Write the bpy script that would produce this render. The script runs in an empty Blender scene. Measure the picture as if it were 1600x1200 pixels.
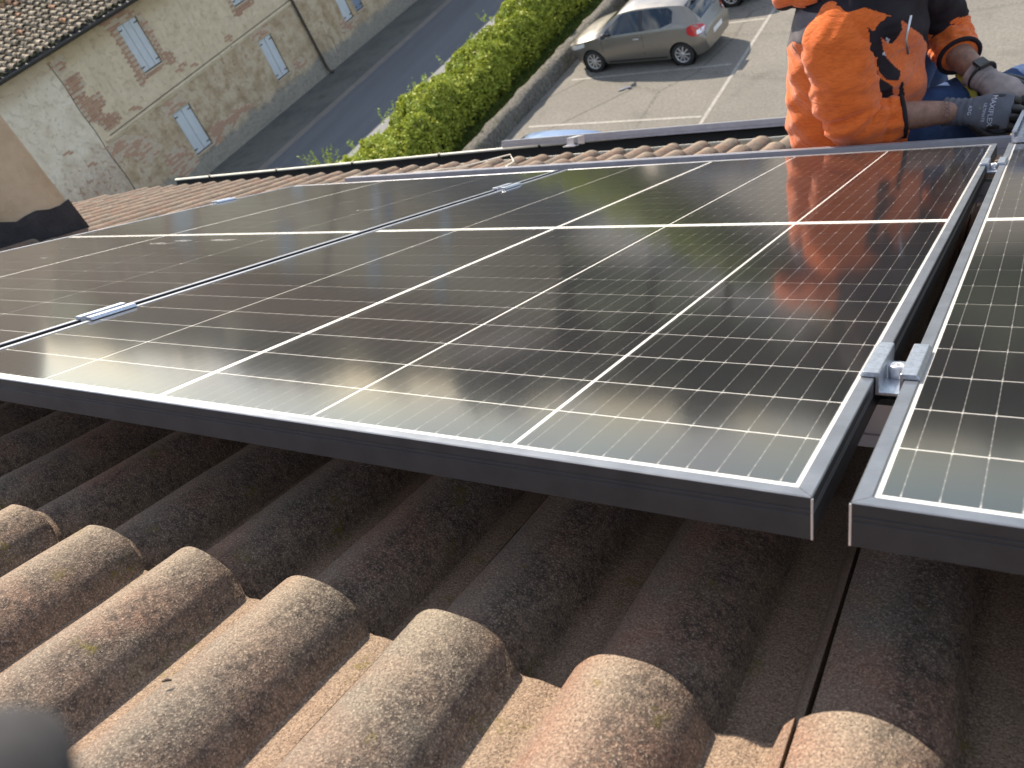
import bpy, bmesh, math, random
import numpy as np
from mathutils import Vector, Matrix, Euler
random.seed(7); rng = np.random.default_rng(7)
S = bpy.context.scene
COL = S.collection
R_ = math.radians
# ------------------------------------------------------------------ camera, sky, sun, exposure
TH = R_(24.0806)                       # pitch of the roof and of the panels lying on it
cam_data = bpy.data.cameras.new('camera'); cam = bpy.data.objects.new('camera', cam_data)
COL.objects.link(cam); S.camera = cam
Rw = Matrix(((0.848290619, 0.423012074, -0.318533845), (0.080810143, -0.697908059, -0.711613702), (-0.523328526, 0.577914463, -0.626212526)))
rot = Matrix((Rw[0], -Rw[1], -Rw[2])).transposed()
cam.matrix_world = Matrix.Translation((1.203852725, -0.325920332, 0.428811879)) @ rot.to_4x4()
cam_data.sensor_width = 36.0; cam_data.sensor_fit = 'HORIZONTAL'
cam_data.lens = 1315.409 / 1600 * 36.0
cam_data.clip_start = 0.01; cam_data.clip_end = 3000
cam_data.dof.use_dof = True; cam_data.dof.focus_distance = 1.05; cam_data.dof.aperture_fstop = 13.0
SUN = Vector((-0.90, 0.80, 1.0)).normalized()
W = bpy.data.worlds.new('World'); S.world = W; W.use_nodes = True
wn = W.node_tree.nodes; wl = W.node_tree.links; wn.clear()
sky = wn.new('ShaderNodeTexSky'); sky.sky_type = 'NISHITA'; sky.sun_disc = False
sky.sun_elevation = math.asin(SUN.z); sky.sun_rotation = math.atan2(SUN.x, SUN.y)
sky.air_density = 0.8; sky.dust_density = 0.5; sky.ozone_density = 1.0; sky.altitude = 50
bg = wn.new('ShaderNodeBackground'); bg.inputs[1].default_value = 0.125
wo = wn.new('ShaderNodeOutputWorld'); 
tc = wn.new('ShaderNodeTexCoord'); mp = wn.new('ShaderNodeMapping'); mp.inputs[3].default_value = (2.2, 2.2, 9.0); wl.new(tc.outputs['Generated'], mp.inputs[0])
cn = wn.new('ShaderNodeTexNoise'); cn.inputs['Scale'].default_value = 2.6; cn.inputs['Detail'].default_value = 6; cn.inputs['Roughness'].default_value = .6; wl.new(mp.outputs[0], cn.inputs['Vector'])
cr_ = wn.new('ShaderNodeValToRGB'); cr_.color_ramp.elements[0].position = .47; cr_.color_ramp.elements[1].position = .66; wl.new(cn.outputs['Fac'], cr_.inputs[0])
cm_ = wn.new('ShaderNodeMix'); cm_.data_type = 'RGBA'; cm_.inputs[7].default_value = (8.0, 8.1, 8.1, 1); wl.new(cr_.outputs[0], cm_.inputs[0]); wl.new(sky.outputs[0], cm_.inputs[6])
wl.new(cm_.outputs[2], bg.inputs[0]); wl.new(bg.outputs[0], wo.inputs[0])
sd = bpy.data.lights.new('sun', 'SUN'); sd.energy = 5.0; sd.angle = R_(0.53); sd.color = (1.0, 0.87, 0.71)
so = bpy.data.objects.new('sun', sd); COL.objects.link(so)
so.rotation_euler = (-SUN).to_track_quat('-Z', 'Y').to_euler(); so.location = SUN * 50
S.view_settings.view_transform = 'Standard'; S.view_settings.look = 'None'
S.view_settings.exposure = 0.95; S.view_settings.gamma = 1.0; S.view_settings.use_curve_mapping = False
S.render.engine = 'CYCLES'
S.cycles.max_bounces = 8; S.cycles.transparent_max_bounces = 12
S.cycles.use_denoising = True

# ------------------------------------------------------------------ helpers
def P2(u, v, n):      # panel plane coordinates (right, down the slope, out of the plane) to world
    return Vector((u, v*math.cos(TH) + n*math.sin(TH), -v*math.sin(TH) + n*math.cos(TH)))
def tag(o, label=None, cat=None, group=None, kind=None):
    if label: o['label'] = label
    if cat: o['category'] = cat
    if group: o['group'] = group
    if kind: o['kind'] = kind
    return o
def empty(name, loc=(0, 0, 0), rot=(0, 0, 0)):
    o = bpy.data.objects.new(name, None); COL.objects.link(o)
    o.location = loc; o.rotation_euler = rot; o.empty_display_size = .1
    return o
def link(name, me, mats=None, parent=None, loc=None, rot=None):
    o = bpy.data.objects.new(name, me); COL.objects.link(o)
    if mats is not None:
        for m in (mats if isinstance(mats, (list, tuple)) else [mats]): me.materials.append(m)
    if parent: o.parent = parent
    if loc is not None: o.location = loc
    if rot is not None: o.rotation_euler = rot
    return o
def dup(o, parent=None, loc=None, rot=None):
    c = o.copy(); COL.objects.link(c); c.parent = parent
    if loc is not None: c.location = loc
    if rot is not None: c.rotation_euler = rot
    return c
def dup_tree(o, parent=None):
    c = o.copy(); COL.objects.link(c); c.parent = parent
    for ch in list(o.children): dup_tree(ch, c)
    return c
class MB:
    def __init__(s): s.v = []; s.f = []; s.m = []; s.sm = []
    def add(s, vs, fs, m=0, smooth=False):
        b = len(s.v); s.v += [tuple(v) for v in vs]
        for f in fs: s.f.append([b+i for i in f]); s.m.append(m); s.sm.append(smooth)
    def box(s, c, d, m=0, rot=None, taper=1.0):
        x, y, z = d[0]/2, d[1]/2, d[2]/2
        vs = [Vector((a*x*(taper if k > 0 else 1), b*y*(taper if k > 0 else 1), k*z)) for k in (-1, 1) for a, b in ((-1, -1), (1, -1), (1, 1), (-1, 1))]
        if rot is not None: vs = [rot @ v for v in vs]
        c = Vector(c)
        s.add([v + c for v in vs], [(3, 2, 1, 0), (4, 5, 6, 7), (0, 1, 5, 4), (1, 2, 6, 5), (2, 3, 7, 6), (3, 0, 4, 7)], m)
    def ring_tube(s, pts, rad, seg=10, m=0, cap=True, smooth=True, flat=1.0):
        pts = [Vector(p) for p in pts]; n = len(pts)
        if not hasattr(rad, '__len__'): rad = [rad]*n
        vs = []; up = Vector((0, 0, 1)); pu = None
        for i, p in enumerate(pts):
            t = (pts[min(i+1, n-1)] - pts[max(i-1, 0)]).normalized()
            if pu is None: pu = t.orthogonal().normalized()
            a = (pu - t*pu.dot(t)).normalized(); pu = a; b = t.cross(a)
            for k in range(seg):
                g = 2*math.pi*k/seg; vs.append(p + (a*math.cos(g) + b*math.sin(g)*flat)*rad[i])
        fs = [(i*seg+k, i*seg+(k+1) % seg, (i+1)*seg+(k+1) % seg, (i+1)*seg+k) for i in range(n-1) for k in range(seg)]
        s.add(vs, fs, m, smooth)
        if cap:
            b = len(s.v) - len(vs)
            s.f.append([b+k for k in range(seg)][::-1]); s.m.append(m); s.sm.append(False)
            s.f.append([b+(n-1)*seg+k for k in range(seg)]); s.m.append(m); s.sm.append(False)
    def lathe(s, prof, seg=24, m=0, axis='Z', c=(0, 0, 0), smooth=True, close=False):
        vs = []; n = len(prof)
        for k in range(seg):
            g = 2*math.pi*k/seg
            for r, h in prof:
                if axis == 'Z': p = (r*math.cos(g), r*math.sin(g), h)
                elif axis == 'Y': p = (r*math.cos(g), h, r*math.sin(g))
                else: p = (h, r*math.cos(g), r*math.sin(g))
                vs.append(Vector(p) + Vector(c))
        fs = [(k*n+i, ((k+1) % seg)*n+i, ((k+1) % seg)*n+i+1, k*n+i+1) for k in range(seg) for i in range(n-1)]
        s.add(vs, fs, m, smooth)
    def extrude(s, poly, p0, p1, ax, ay, m=0, smooth=False, cap=True, off0=None, off1=None):
        # poly in (a, b); placed at p + a*ax + b*ay, swept p0 -> p1; off(a) shifts the ends for mitres
        p0, p1, ax, ay = Vector(p0), Vector(p1), Vector(ax), Vector(ay); d = (p1-p0).normalized(); n = len(poly)
        vs = [p0 + ax*a + ay*b + (d*off0(a) if off0 else Vector()) for a, b in poly] + [p1 + ax*a + ay*b - (d*off1(a) if off1 else Vector()) for a, b in poly]
        fs = [(i, (i+1) % n, n+(i+1) % n, n+i) for i in range(n)]
        if cap: fs += [tuple(range(n))[::-1], tuple(range(n, 2*n))]
        s.add(vs, fs, m, smooth)
    def mesh(s, name, fixn=True):
        me = bpy.data.meshes.new(name); me.from_pydata(s.v, [], s.f)
        me.polygons.foreach_set('material_index', s.m); me.polygons.foreach_set('use_smooth', s.sm)
        me.update()
        if fixn:
            bm = bmesh.new(); bm.from_mesh(me); bmesh.ops.recalc_face_normals(bm, faces=bm.faces); bm.to_mesh(me); bm.free()
        return me
    def build(s, name, mats, parent=None, loc=None, rot=None, fixn=True):
        return link(name, s.mesh(name, fixn), mats, parent, loc, rot)
def fast_mesh(name, v, f, mat_idx=None, smooth=False):
    # v (N,3) array, f (M,k) array
    me = bpy.data.meshes.new(name); k = f.shape[1]
    me.vertices.add(len(v)); me.vertices.foreach_set('co', np.asarray(v, dtype=np.float32).ravel())
    me.loops.add(f.size); me.loops.foreach_set('vertex_index', f.astype(np.int32).ravel())
    me.polygons.add(len(f)); me.polygons.foreach_set('loop_start', np.arange(0, f.size, k, dtype=np.int32))
    me.polygons.foreach_set('loop_total', np.full(len(f), k, dtype=np.int32))
    if mat_idx is not None: me.polygons.foreach_set('material_index', np.asarray(mat_idx, dtype=np.int32))
    if smooth: me.polygons.foreach_set('use_smooth', np.ones(len(f), dtype=bool))
    me.update(calc_edges=True); me.validate(); return me
def bevel(o, w, seg=2, ang=40):
    m = o.modifiers.new('bevel', 'BEVEL'); m.width = w; m.segments = seg; m.limit_method = 'ANGLE'; m.angle_limit = R_(ang)
    return o

# ------------------------------------------------------------------ material helpers
class NT:
    def __init__(s, name):
        s.mat = bpy.data.materials.new(name); s.mat.use_nodes = True
        s.t = s.mat.node_tree; s.n = s.t.nodes; s.l = s.t.links
        s.b = s.n['Principled BSDF']; s.out = s.n['Material Output']
    def node(s, typ, **kw):
        nd = s.n.new(typ)
        for k, v in kw.items():
            if k.startswith('i_'):
                key = k[2:]; key = int(key) if key.isdigit() else key
                s.set(nd.inputs[key], v)
            else: setattr(nd, k, v)
        return nd
    def set(s, sock, v):
        if hasattr(v, 'links') or isinstance(v, bpy.types.NodeSocket): s.l.new(v, sock)
        elif isinstance(v, (tuple, list)) and len(v) == 3 and sock.type == 'RGBA': sock.default_value = (*v, 1)
        else: sock.default_value = v
    def coord(s, kind='Object'): return s.node('ShaderNodeTexCoord').outputs[kind]
    def mapping(s, vec, loc=(0, 0, 0), scale=(1, 1, 1), rot=(0, 0, 0)):
        m = s.node('ShaderNodeMapping'); s.l.new(vec, m.inputs[0])
        m.inputs[1].default_value = loc; m.inputs[2].default_value = rot; m.inputs[3].default_value = scale
        return m.outputs[0]
    def noise(s, vec, scale, detail=4, rough=.55, dist=0):
        n = s.node('ShaderNodeTexNoise'); s.l.new(vec, n.inputs['Vector'])
        n.inputs['Scale'].default_value = scale; n.inputs['Detail'].default_value = detail
        n.inputs['Roughness'].default_value = rough; n.inputs['Distortion'].default_value = dist
        return n.outputs['Fac']
    def voro(s, vec, scale, out='Distance', feature='F1', rand=1.0):
        n = s.node('ShaderNodeTexVoronoi', feature=feature); s.l.new(vec, n.inputs['Vector'])
        n.inputs['Scale'].default_value = scale; n.inputs['Randomness'].default_value = rand
        return n.outputs[out]
    def ramp(s, fac, stops, interp='LINEAR'):
        r = s.node('ShaderNodeValToRGB'); s.l.new(fac, r.inputs[0]); cr = r.color_ramp; cr.interpolation = interp
        while len(cr.elements) > len(stops): cr.elements.remove(cr.elements[-1])
        while len(cr.elements) < len(stops): cr.elements.new(0.5)
        for e, (p, c) in zip(cr.elements, stops):
            e.position = p; e.color = (*c, 1) if isinstance(c, (tuple, list)) else (c, c, c, 1)
        return r.outputs[0]
    def mix(s, fac, a, b, mode='MIX'):
        m = s.node('ShaderNodeMix', data_type='RGBA', blend_type=mode)
        s.set(m.inputs[0], fac); s.set(m.inputs[6], a); s.set(m.inputs[7], b); return m.outputs[2]
    def math(s, op, a, b=0.0, c=None, clamp=False):
        m = s.node('ShaderNodeMath', operation=op, use_clamp=clamp); s.set(m.inputs[0], a); s.set(m.inputs[1], b)
        if c is not None: s.set(m.inputs[2], c)
        return m.outputs[0]
    def sep(s, vec):
        m = s.node('ShaderNodeSeparateXYZ'); s.l.new(vec, m.inputs[0]); return m.outputs
    def comb(s, x, y, z):
        m = s.node('ShaderNodeCombineXYZ'); s.set(m.inputs[0], x); s.set(m.inputs[1], y); s.set(m.inputs[2], z); return m.outputs[0]
    def vadd(s, a, b):
        m = s.node('ShaderNodeVectorMath', operation='ADD'); s.set(m.inputs[0], a); s.set(m.inputs[1], b); return m.outputs[0]
    def rnd(s): return s.node('ShaderNodeObjectInfo').outputs['Random']
    def bump(s, h, strength=.3, dist=.01):
        b = s.node('ShaderNodeBump'); b.inputs['Strength'].default_value = strength; b.inputs['Distance'].default_value = dist
        s.l.new(h, b.inputs['Height']); s.l.new(b.outputs[0], s.b.inputs['Normal']); return b
    def fin(s, col=None, rough=None, metal=None, spec=None, coat=None, coat_rough=None):
        if col is not None: s.set(s.b.inputs['Base Color'], col)
        if rough is not None: s.set(s.b.inputs['Roughness'], rough)
        if metal is not None: s.set(s.b.inputs['Metallic'], metal)
        if spec is not None: s.set(s.b.inputs['Specular IOR Level'], spec)
        if coat is not None: s.set(s.b.inputs['Coat Weight'], coat)
        if coat_rough is not None: s.set(s.b.inputs['Coat Roughness'], coat_rough)
        return s.mat
M = {}
def simple(name, col, rough=.6, metal=0, noise=0.12, scale=40, bump=0, **kw):
    t = NT(name); c = t.coord()
    f = t.noise(c, scale, 4)
    dark = tuple(x*(1-noise*2) for x in col); light = tuple(min(1, x*(1+noise*1.4)) for x in col)
    colr = t.ramp(f, [(.3, dark), (.7, light)])
    if bump: t.bump(t.noise(c, scale*4, 3), bump, .002)
    M[name] = t.fin(colr, rough, metal, **kw); return M[name]
simple('black', (.012, .012, .013), .6)
simple('rubber', (.02, .02, .02), .85)
simple('alu', (.62, .63, .66), .3, .95, .06, 90)
simple('alu_bright', (.8, .8, .82), .35, .8, .04, 60)
simple('gutter_paint', (.75, .73, .62), .45, 0, .06, 12)
simple('gutter_in', (.010, .010, .009), .9)
simple('paint_white', (.75, .75, .74), .5)
simple('underlay', (.03, .026, .023), .95)
# ------------------------------------------------------------------ materials of the roof and the panels
def mat_tile():
    t = NT('concrete_tile'); oc = t.coord(); r = t.rnd()
    off = t.comb(t.math('MULTIPLY', r, 37.0), t.math('MULTIPLY', r, 91.0), t.math('MULTIPLY', r, 13.0))
    p = t.vadd(oc, off); s = t.sep(oc)
    n1 = t.noise(p, 9, 4, .6); n2 = t.noise(p, 34, 5, .65); n3 = t.noise(p, 150, 4, .7); g = t.noise(p, 540, 3, .72)
    base = t.ramp(n1, [(.32, (.18, .158, .128)), (.5, (.23, .163, .122)), (.66, (.29, .158, .107))])
    tr = t.ramp(s[2], [(0.0, 1.0), (.022, .0)])                       # bare reddish concrete low in the pans
    base = t.mix(t.math('MULTIPLY', tr, .75), base, (.29, .212, .150))
    crest = t.ramp(s[2], [(.030, 0.0), (.047, 1.0)])                  # pale weathering on the crests
    base = t.mix(t.math('MULTIPLY', crest, t.ramp(n2, [(.30, .70), (.65, .92)])), base, (.335, .285, .215))
    # dark lichen plus painted shade on the flank turned from the sun: local x relative to the roll centre
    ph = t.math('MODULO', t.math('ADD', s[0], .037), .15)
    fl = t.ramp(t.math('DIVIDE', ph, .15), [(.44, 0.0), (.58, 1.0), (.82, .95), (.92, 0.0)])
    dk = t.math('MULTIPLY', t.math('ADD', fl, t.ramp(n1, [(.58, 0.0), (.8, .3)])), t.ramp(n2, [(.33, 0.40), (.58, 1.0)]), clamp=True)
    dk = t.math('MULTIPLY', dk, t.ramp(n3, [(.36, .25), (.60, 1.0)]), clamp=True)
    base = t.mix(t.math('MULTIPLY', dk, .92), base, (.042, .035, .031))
    sp = t.ramp(t.voro(p, 330), [(.10, 1.0), (.24, 0.0)])
    spm = t.math('MULTIPLY', sp, t.ramp(t.noise(p, 90, 2), [(.42, .0), (.62, .9)]))
    base = t.mix(spm, base, (.62, .52, .40))
    base = t.mix(t.ramp(g, [(.38, .62), (.50, 0.0)]), base, (.075, .055, .042))
    base = t.mix(t.ramp(g, [(.54, .0), (.66, .62)]), base, (.50, .41, .31))
    mo = t.math('MULTIPLY', t.ramp(t.noise(p, 22, 3), [(.63, 0.0), (.69, .8)]), t.ramp(n3, [(.45, 0.0), (.6, 1.0)]))
    base = t.mix(mo, base, (.16, .13, .03))
    h = t.math('ADD', t.math('MULTIPLY', g, .6), t.math('ADD', t.math('MULTIPLY', n3, 1.0), t.math('MULTIPLY', sp, .5)))
    t.bump(h, 1.0, .0026)
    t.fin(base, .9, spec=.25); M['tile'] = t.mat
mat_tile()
def mat_frame():
    t = NT('anodised_lip_glare'); c = t.coord(); n = t.noise(c, 25, 5, .6); m = t.noise(t.mapping(c, scale=(1, 14, 14)), 60, 3)
    t.fin(t.ramp(n, [(.35, (.20, .212, .232)), (.7, (.27, .285, .31))]), t.ramp(m, [(.3, .34), (.7, .46)]), .8); M['frame'] = t.mat  # lip of the black bar: sky glare painted in as a lighter metal
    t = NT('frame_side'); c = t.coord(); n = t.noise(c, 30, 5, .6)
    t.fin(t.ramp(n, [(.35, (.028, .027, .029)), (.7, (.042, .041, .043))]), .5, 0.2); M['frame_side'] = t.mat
mat_frame()
def mat_cell():
    t = NT('solar_cell'); s = t.sep(t.coord())                        # cell local: x 0..0.21, y 0..0.0695
    a = t.math('DIVIDE', s[0], .021); fr = t.math('FRACT', a)
    bb = t.math('LESS_THAN', t.math('ABSOLUTE', t.math('SUBTRACT', fr, .5)), .0125)      # ten busbars
    yy = t.math('FRACT', t.math('DIVIDE', s[1], .01141))
    pad = t.math('LESS_THAN', t.math('ABSOLUTE', t.math('SUBTRACT', yy, .5)), .045)
    padx = t.math('LESS_THAN', t.math('ABSOLUTE', t.math('SUBTRACT', fr, .5)), .022)
    ed = t.math('GREATER_THAN', t.math('ABSOLUTE', t.math('SUBTRACT', s[1], .03475)), .0312)
    edx = t.math('LESS_THAN', t.math('ABSOLUTE', t.math('SUBTRACT', fr, .5)), .026)
    pads = t.math('MAXIMUM', t.math('MULTIPLY', pad, padx), t.math('MULTIPLY', ed, edx))
    fing = t.math('LESS_THAN', t.math('FRACT', t.math('MULTIPLY', s[1], 780.0)), .10)
    r = t.rnd()
    base = t.mix(r, (.010, .011, .016), (.017, .017, .022))
    base = t.mix(t.math('MULTIPLY', fing, .10), base, (.3, .3, .3))
    base = t.mix(t.math('MULTIPLY', bb, .42), base, (.42, .42, .43))
    base = t.mix(t.math('MULTIPLY', pads, .6), base, (.60, .60, .60))
    t.fin(base, .35, 0, .3); M['cell'] = t.mat
    t = NT('backsheet'); t.fin((.80, .80, .80), .6); M['backsheet'] = t.mat
mat_cell()
def mat_glass_pane():
    t = NT('panel_glass'); c = t.coord(); t.n.remove(t.b)
    gl = t.node('ShaderNodeBsdfGlossy'); gl.inputs['Color'].default_value = (1, 1, 1, 1); gl.inputs['Roughness'].default_value = .095
    tr = t.node('ShaderNodeBsdfTransparent'); tr.inputs[0].default_value = (.97, .98, .98, 1)
    df = t.node('ShaderNodeBsdfDiffuse'); df.inputs[0].default_value = (.55, .52, .46, 1)
    fr = t.node('ShaderNodeFresnel'); fr.inputs[0].default_value = 1.58
    dust = t.ramp(t.noise(t.mapping(c, scale=(1, .5, 1)), 5, 6, .7), [(.35, .003), (.75, .014)])
    spots = t.ramp(t.voro(c, 210), [(.0, .5), (.06, 0.0)])
    spots = t.math('MULTIPLY', spots, t.ramp(t.noise(c, 13, 2), [(.5, 0.0), (.62, 1.0)]))
    d2 = t.math('ADD', dust, t.math('MULTIPLY', spots, .5))
    m1 = t.node('ShaderNodeMixShader'); t.l.new(d2, m1.inputs[0]); t.l.new(tr.outputs[0], m1.inputs[1]); t.l.new(df.outputs[0], m1.inputs[2])
    m2 = t.node('ShaderNodeMixShader'); t.l.new(fr.outputs[0], m2.inputs[0]); t.l.new(m1.outputs[0], m2.inputs[1]); t.l.new(gl.outputs[0], m2.inputs[2])
    t.l.new(m2.outputs[0], t.out.inputs[0])
    M['pane'] = t.mat
mat_glass_pane()

# ------------------------------------------------------------------ ground, road, parking
GZ = -8.566
def sheet(name, pts, z, mat, kind='structure', th=0):
    mb = MB(); mb.add([(x, y, z) for x, y in pts], [tuple(range(len(pts)))], 0)
    o = mb.build(name, mat, fixn=False); o['kind'] = kind; return o
def mat_ground():
    t = NT('field'); c = t.coord()
    n = t.noise(c, .05, 5, .6); n2 = t.noise(c, 1.5, 5, .7)
    col = t.mix(n2, t.ramp(n, [(.4, (.032, .050, .026)), (.6, (.052, .060, .038))]), (.03, .045, .015))
    t.fin(col, .95, spec=.1); M['field'] = t.mat
    t = NT('old_asphalt'); c = t.coord()
    n = t.noise(c, .55, 5, .65); n2 = t.noise(c, 14, 5, .75); n3 = t.noise(c, 70, 3, .7)
    col = t.ramp(n, [(.3, (.175, .168, .148)), (.7, (.225, .213, .188))])
    col = t.mix(t.ramp(n2, [(.35, .6), (.62, 0.0)]), col, (.095, .09, .08))
    col = t.mix(t.ramp(n3, [(.55, 0.0), (.75, .6)]), col, (.36, .34, .30))
    st = t.ramp(t.noise(c, .9, 3, .5), [(.60, 0.0), (.70, .35)]); col = t.mix(st, col, (.10, .095, .085))
    ck = t.ramp(t.voro(t.vadd(c, t.comb(t.math('MULTIPLY', n2, .5), n2, 0.0)), .33, feature='DISTANCE_TO_EDGE'), [(.004, .55), (.014, 0.0)]); col = t.mix(ck, col, (.07, .065, .06))
    t.bump(t.math('ADD', n2, n3), .6, .02)
    t.fin(col, .9, spec=.2); M['lot'] = t.mat
    t = NT('road_asphalt'); c = t.coord()
    n = t.noise(t.mapping(c, scale=(1.2, .08, 1)), 1.5, 4, .6); n3 = t.noise(c, 40, 3, .7)
    col = t.ramp(n, [(.3, (.090, .102, .118)), (.7, (.115, .128, .146))])
    col = t.mix(t.ramp(n3, [(.5, 0.0), (.8, .35)]), col, (.18, .18, .18))
    t.bump(n3, .3, .01); t.fin(col, .75, spec=.35); M['road'] = t.mat
    t = NT('roadside_strip'); c = t.coord(); n = t.noise(c, .7, 5, .7); n2 = t.noise(c, 9, 4, .7)
    col = t.ramp(n, [(.38, (.095, .10, .10)), (.55, (.13, .135, .13)), (.7, (.065, .075, .055))])
    col = t.mix(t.ramp(n2, [(.55, 0.0), (.75, .5)]), col, (.16, .155, .135))
    t.bump(n2, .5, .02); t.fin(col, .9, spec=.2); M['strip'] = t.mat
    t = NT('concrete_edge'); c = t.coord(); n = t.noise(c, 3, 5, .7); n2 = t.noise(c, 30, 4, .7)
    col = t.ramp(n, [(.3, (.155, .15, .14)), (.7, (.215, .205, .185))]); t.bump(n2, .4, .01)
    t.fin(col, .9, spec=.2); M['edge'] = t.mat
    t = NT('verge_concrete'); c = t.coord(); n = t.noise(c, 4, 5, .7); n2 = t.noise(c, 40, 4, .7)
    col = t.ramp(n, [(.3, (.31, .27, .205)), (.7, (.42, .37, .29))]); t.bump(n2, .5, .01)
    t.fin(col, .9, spec=.2); M['verge'] = t.mat
    t = NT('line_paint'); c = t.coord(); n = t.noise(c, 9, 5, .8)
    col = t.mix(t.ramp(n, [(.40, 0.0), (.62, .95)]), (.215, .205, .18), (.31, .30, .275)); t.fin(col, .8); M['line'] = t.mat
    t = NT('rough_kerb'); c = t.coord(); n = t.noise(c, 2.2, 5, .7); n2 = t.noise(c, 13, 5, .75); n3 = t.noise(c, 45, 3, .7)
    col = t.ramp(n2, [(.35, (.10, .10, .09)), (.5, (.20, .19, .165)), (.68, (.34, .32, .28))])
    col = t.mix(t.ramp(n, [(.55, 0.0), (.68, .6)]), col, (.10, .11, .05))
    t.bump(t.math('ADD', n2, t.math('MULTIPLY', n3, .4)), 1.0, .12); t.fin(col, .95, spec=.15); M['kerb'] = t.mat
    t = NT('grass_soil'); c = t.coord(); n = t.noise(c, 5, 5, .75)
    t.fin(t.ramp(n, [(.35, (.035, .05, .014)), (.7, (.07, .10, .022))]), .95, spec=.1); M['soil'] = t.mat
mat_ground()
sheet('ground', [(-900, -500), (900, -500), (900, 1500), (-900, 1500)], GZ-.012, M['field'])
# axes of the street: road direction about 88.7 deg, kerb wall about 86 deg
def lx(x0, y0, ang, y): return x0 + (y-y0)/math.tan(R_(ang))
def band(name, a, b, z, mat, y0=2, y1=90):
    pts = [(lx(*a, y0), y0), (lx(*b, y0), y0), (lx(*b, y1), y1), (lx(*a, y1), y1)]
    return sheet(name, pts, z, mat)
KR = (-10.776, 16.537, 86.2); KL = (-11.30, 16.50, 86.2)
RR = (-15.39, 16.82, 88.7); RL = (-19.0, 20, 88.4); EL = (-19.32, 20, 88.4); WB = (-21.322, 22.418, 86.806)
VR = (-14.45, 17.06, 87.8)
band('roadside_strip', (WB[0]-.3, WB[1], WB[2]), EL, GZ-.004, M['strip'])
band('road_edge', (EL[0]-.02, 20, 88.4), RL, GZ-.002, M['edge'])
band('road', RL, RR, GZ, M['road'])
band('verge', RR, VR, GZ+.03, M['verge'])
band('grass_strip_soil', (VR[0]-.01, VR[1], VR[2]), KL, GZ+.02, M['soil'])
lot = sheet('parking_lot', [(lx(*KR, 2), 2), (14, 2), (14, 41), (lx(*KR, 41), 41)], GZ, M['lot'])
def line(name, a, b, w, lab, closed=None):
    a = Vector((*a, 0)); b = Vector((*b, 0)); d = (b-a).normalized(); n = Vector((-d.y, d.x, 0))*w/2
    sh = sheet(name, [tuple((p)[:2]) for p in (a-n, b-n, b+n, a+n)], GZ+.004, M['line']); return sh
line('parking_line', (-10.10, 19.41), (-5.62, 19.21), .085, '')
line('parking_line', (-10.3, 16.99), (-5.62, 16.73), .085, '')
line('parking_line', (-10.1, 21.86), (-5.40, 21.62), .085, '')
line('parking_line', (-9.9, 24.3), (-5.3, 24.07), .085, '')
line('parking_line', (-10.4, 14.5), (-5.7, 14.28), .085, '')
line('parking_line', (-5.72, 12.5), (-5.08, 27.0), .09, '')
# low rough kerb wall along the parking lot
def kerb_wall():
    y0, y1 = 4.0, 60.0; n = 280; prof = [(0, 0), (.02, .32), (.08, .40), (.28, .42), (.42, .38), (.49, .25), (.52, 0)]
    v = []; 
    for i in range(n+1):
        y = y0+(y1-y0)*i/n; x0 = lx(*KL, y)
        for k, (a, b) in enumerate(prof):
            j = .035*math.sin(y*3.1+k*2)+.03*math.sin(y*7.7+k)
            v.append((x0+a+(j if k else j*.3)*.6, y+j*.5, GZ-.02+b+(abs(j)*.8 if 0 < k < 6 else 0)))
    m = len(prof); v = np.array(v)
    f = np.array([(i*m+k, i*m+k+1, (i+1)*m+k+1, (i+1)*m+k) for i in range(n) for k in range(m-1)])[:, ::-1]
    me = fast_mesh('kerb_wall', v, f, smooth=True); o = link('kerb_wall', me, M['kerb'])
    tag(o, 'low rough grey concrete wall between grass strip and parking lot', 'low wall')
kerb_wall()
# ------------------------------------------------------------------ our house: tiled roof, chimney, gutter
house = empty('tiled_house', P2(-.5, 2, -.2)); tag(house, 'house with weathered concrete roof tiles that carries the solar panels', 'house')
HI = Matrix.Translation(house.location).inverted()
bpy.context.view_layer.update()
# roof frame: slightly turned and tilted against the panels
ra = R_(1.2); tl = .0076
Xr = Vector((math.cos(ra), math.sin(ra), tl)).normalized(); Yr = Vector((-math.sin(ra), math.cos(ra), 0)); Yr = (Yr - Xr*Yr.dot(Xr)).normalized(); Zr = Xr.cross(Yr)
Or = Vector((1.135, -.035, -.1635))
MPW = Matrix((P2(1, 0, 0), P2(0, 1, 0), P2(0, 0, 1))).transposed()
RF = (MPW @ Matrix((Xr, Yr, Zr)).transposed()).to_4x4(); RF.translation = MPW @ Or
def rp(x, y, z): return RF @ Vector((x, y, z))
PITCH = .15; EXP = .345
def prof(x):
    d = ((x + PITCH/2 - .037) % PITCH) - PITCH/2
    a = abs(d)/.0500
    h = .043*math.sqrt(max(0, 1-a**2.2)) if a < 1 else 0
    foot = .004*math.exp(-((abs(d)-.0495)/.006)**2)
    pan = .0015*math.cos((abs(d)-.075)/.02*math.pi) if a > 1 else 0
    return h + foot + pan
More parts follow.
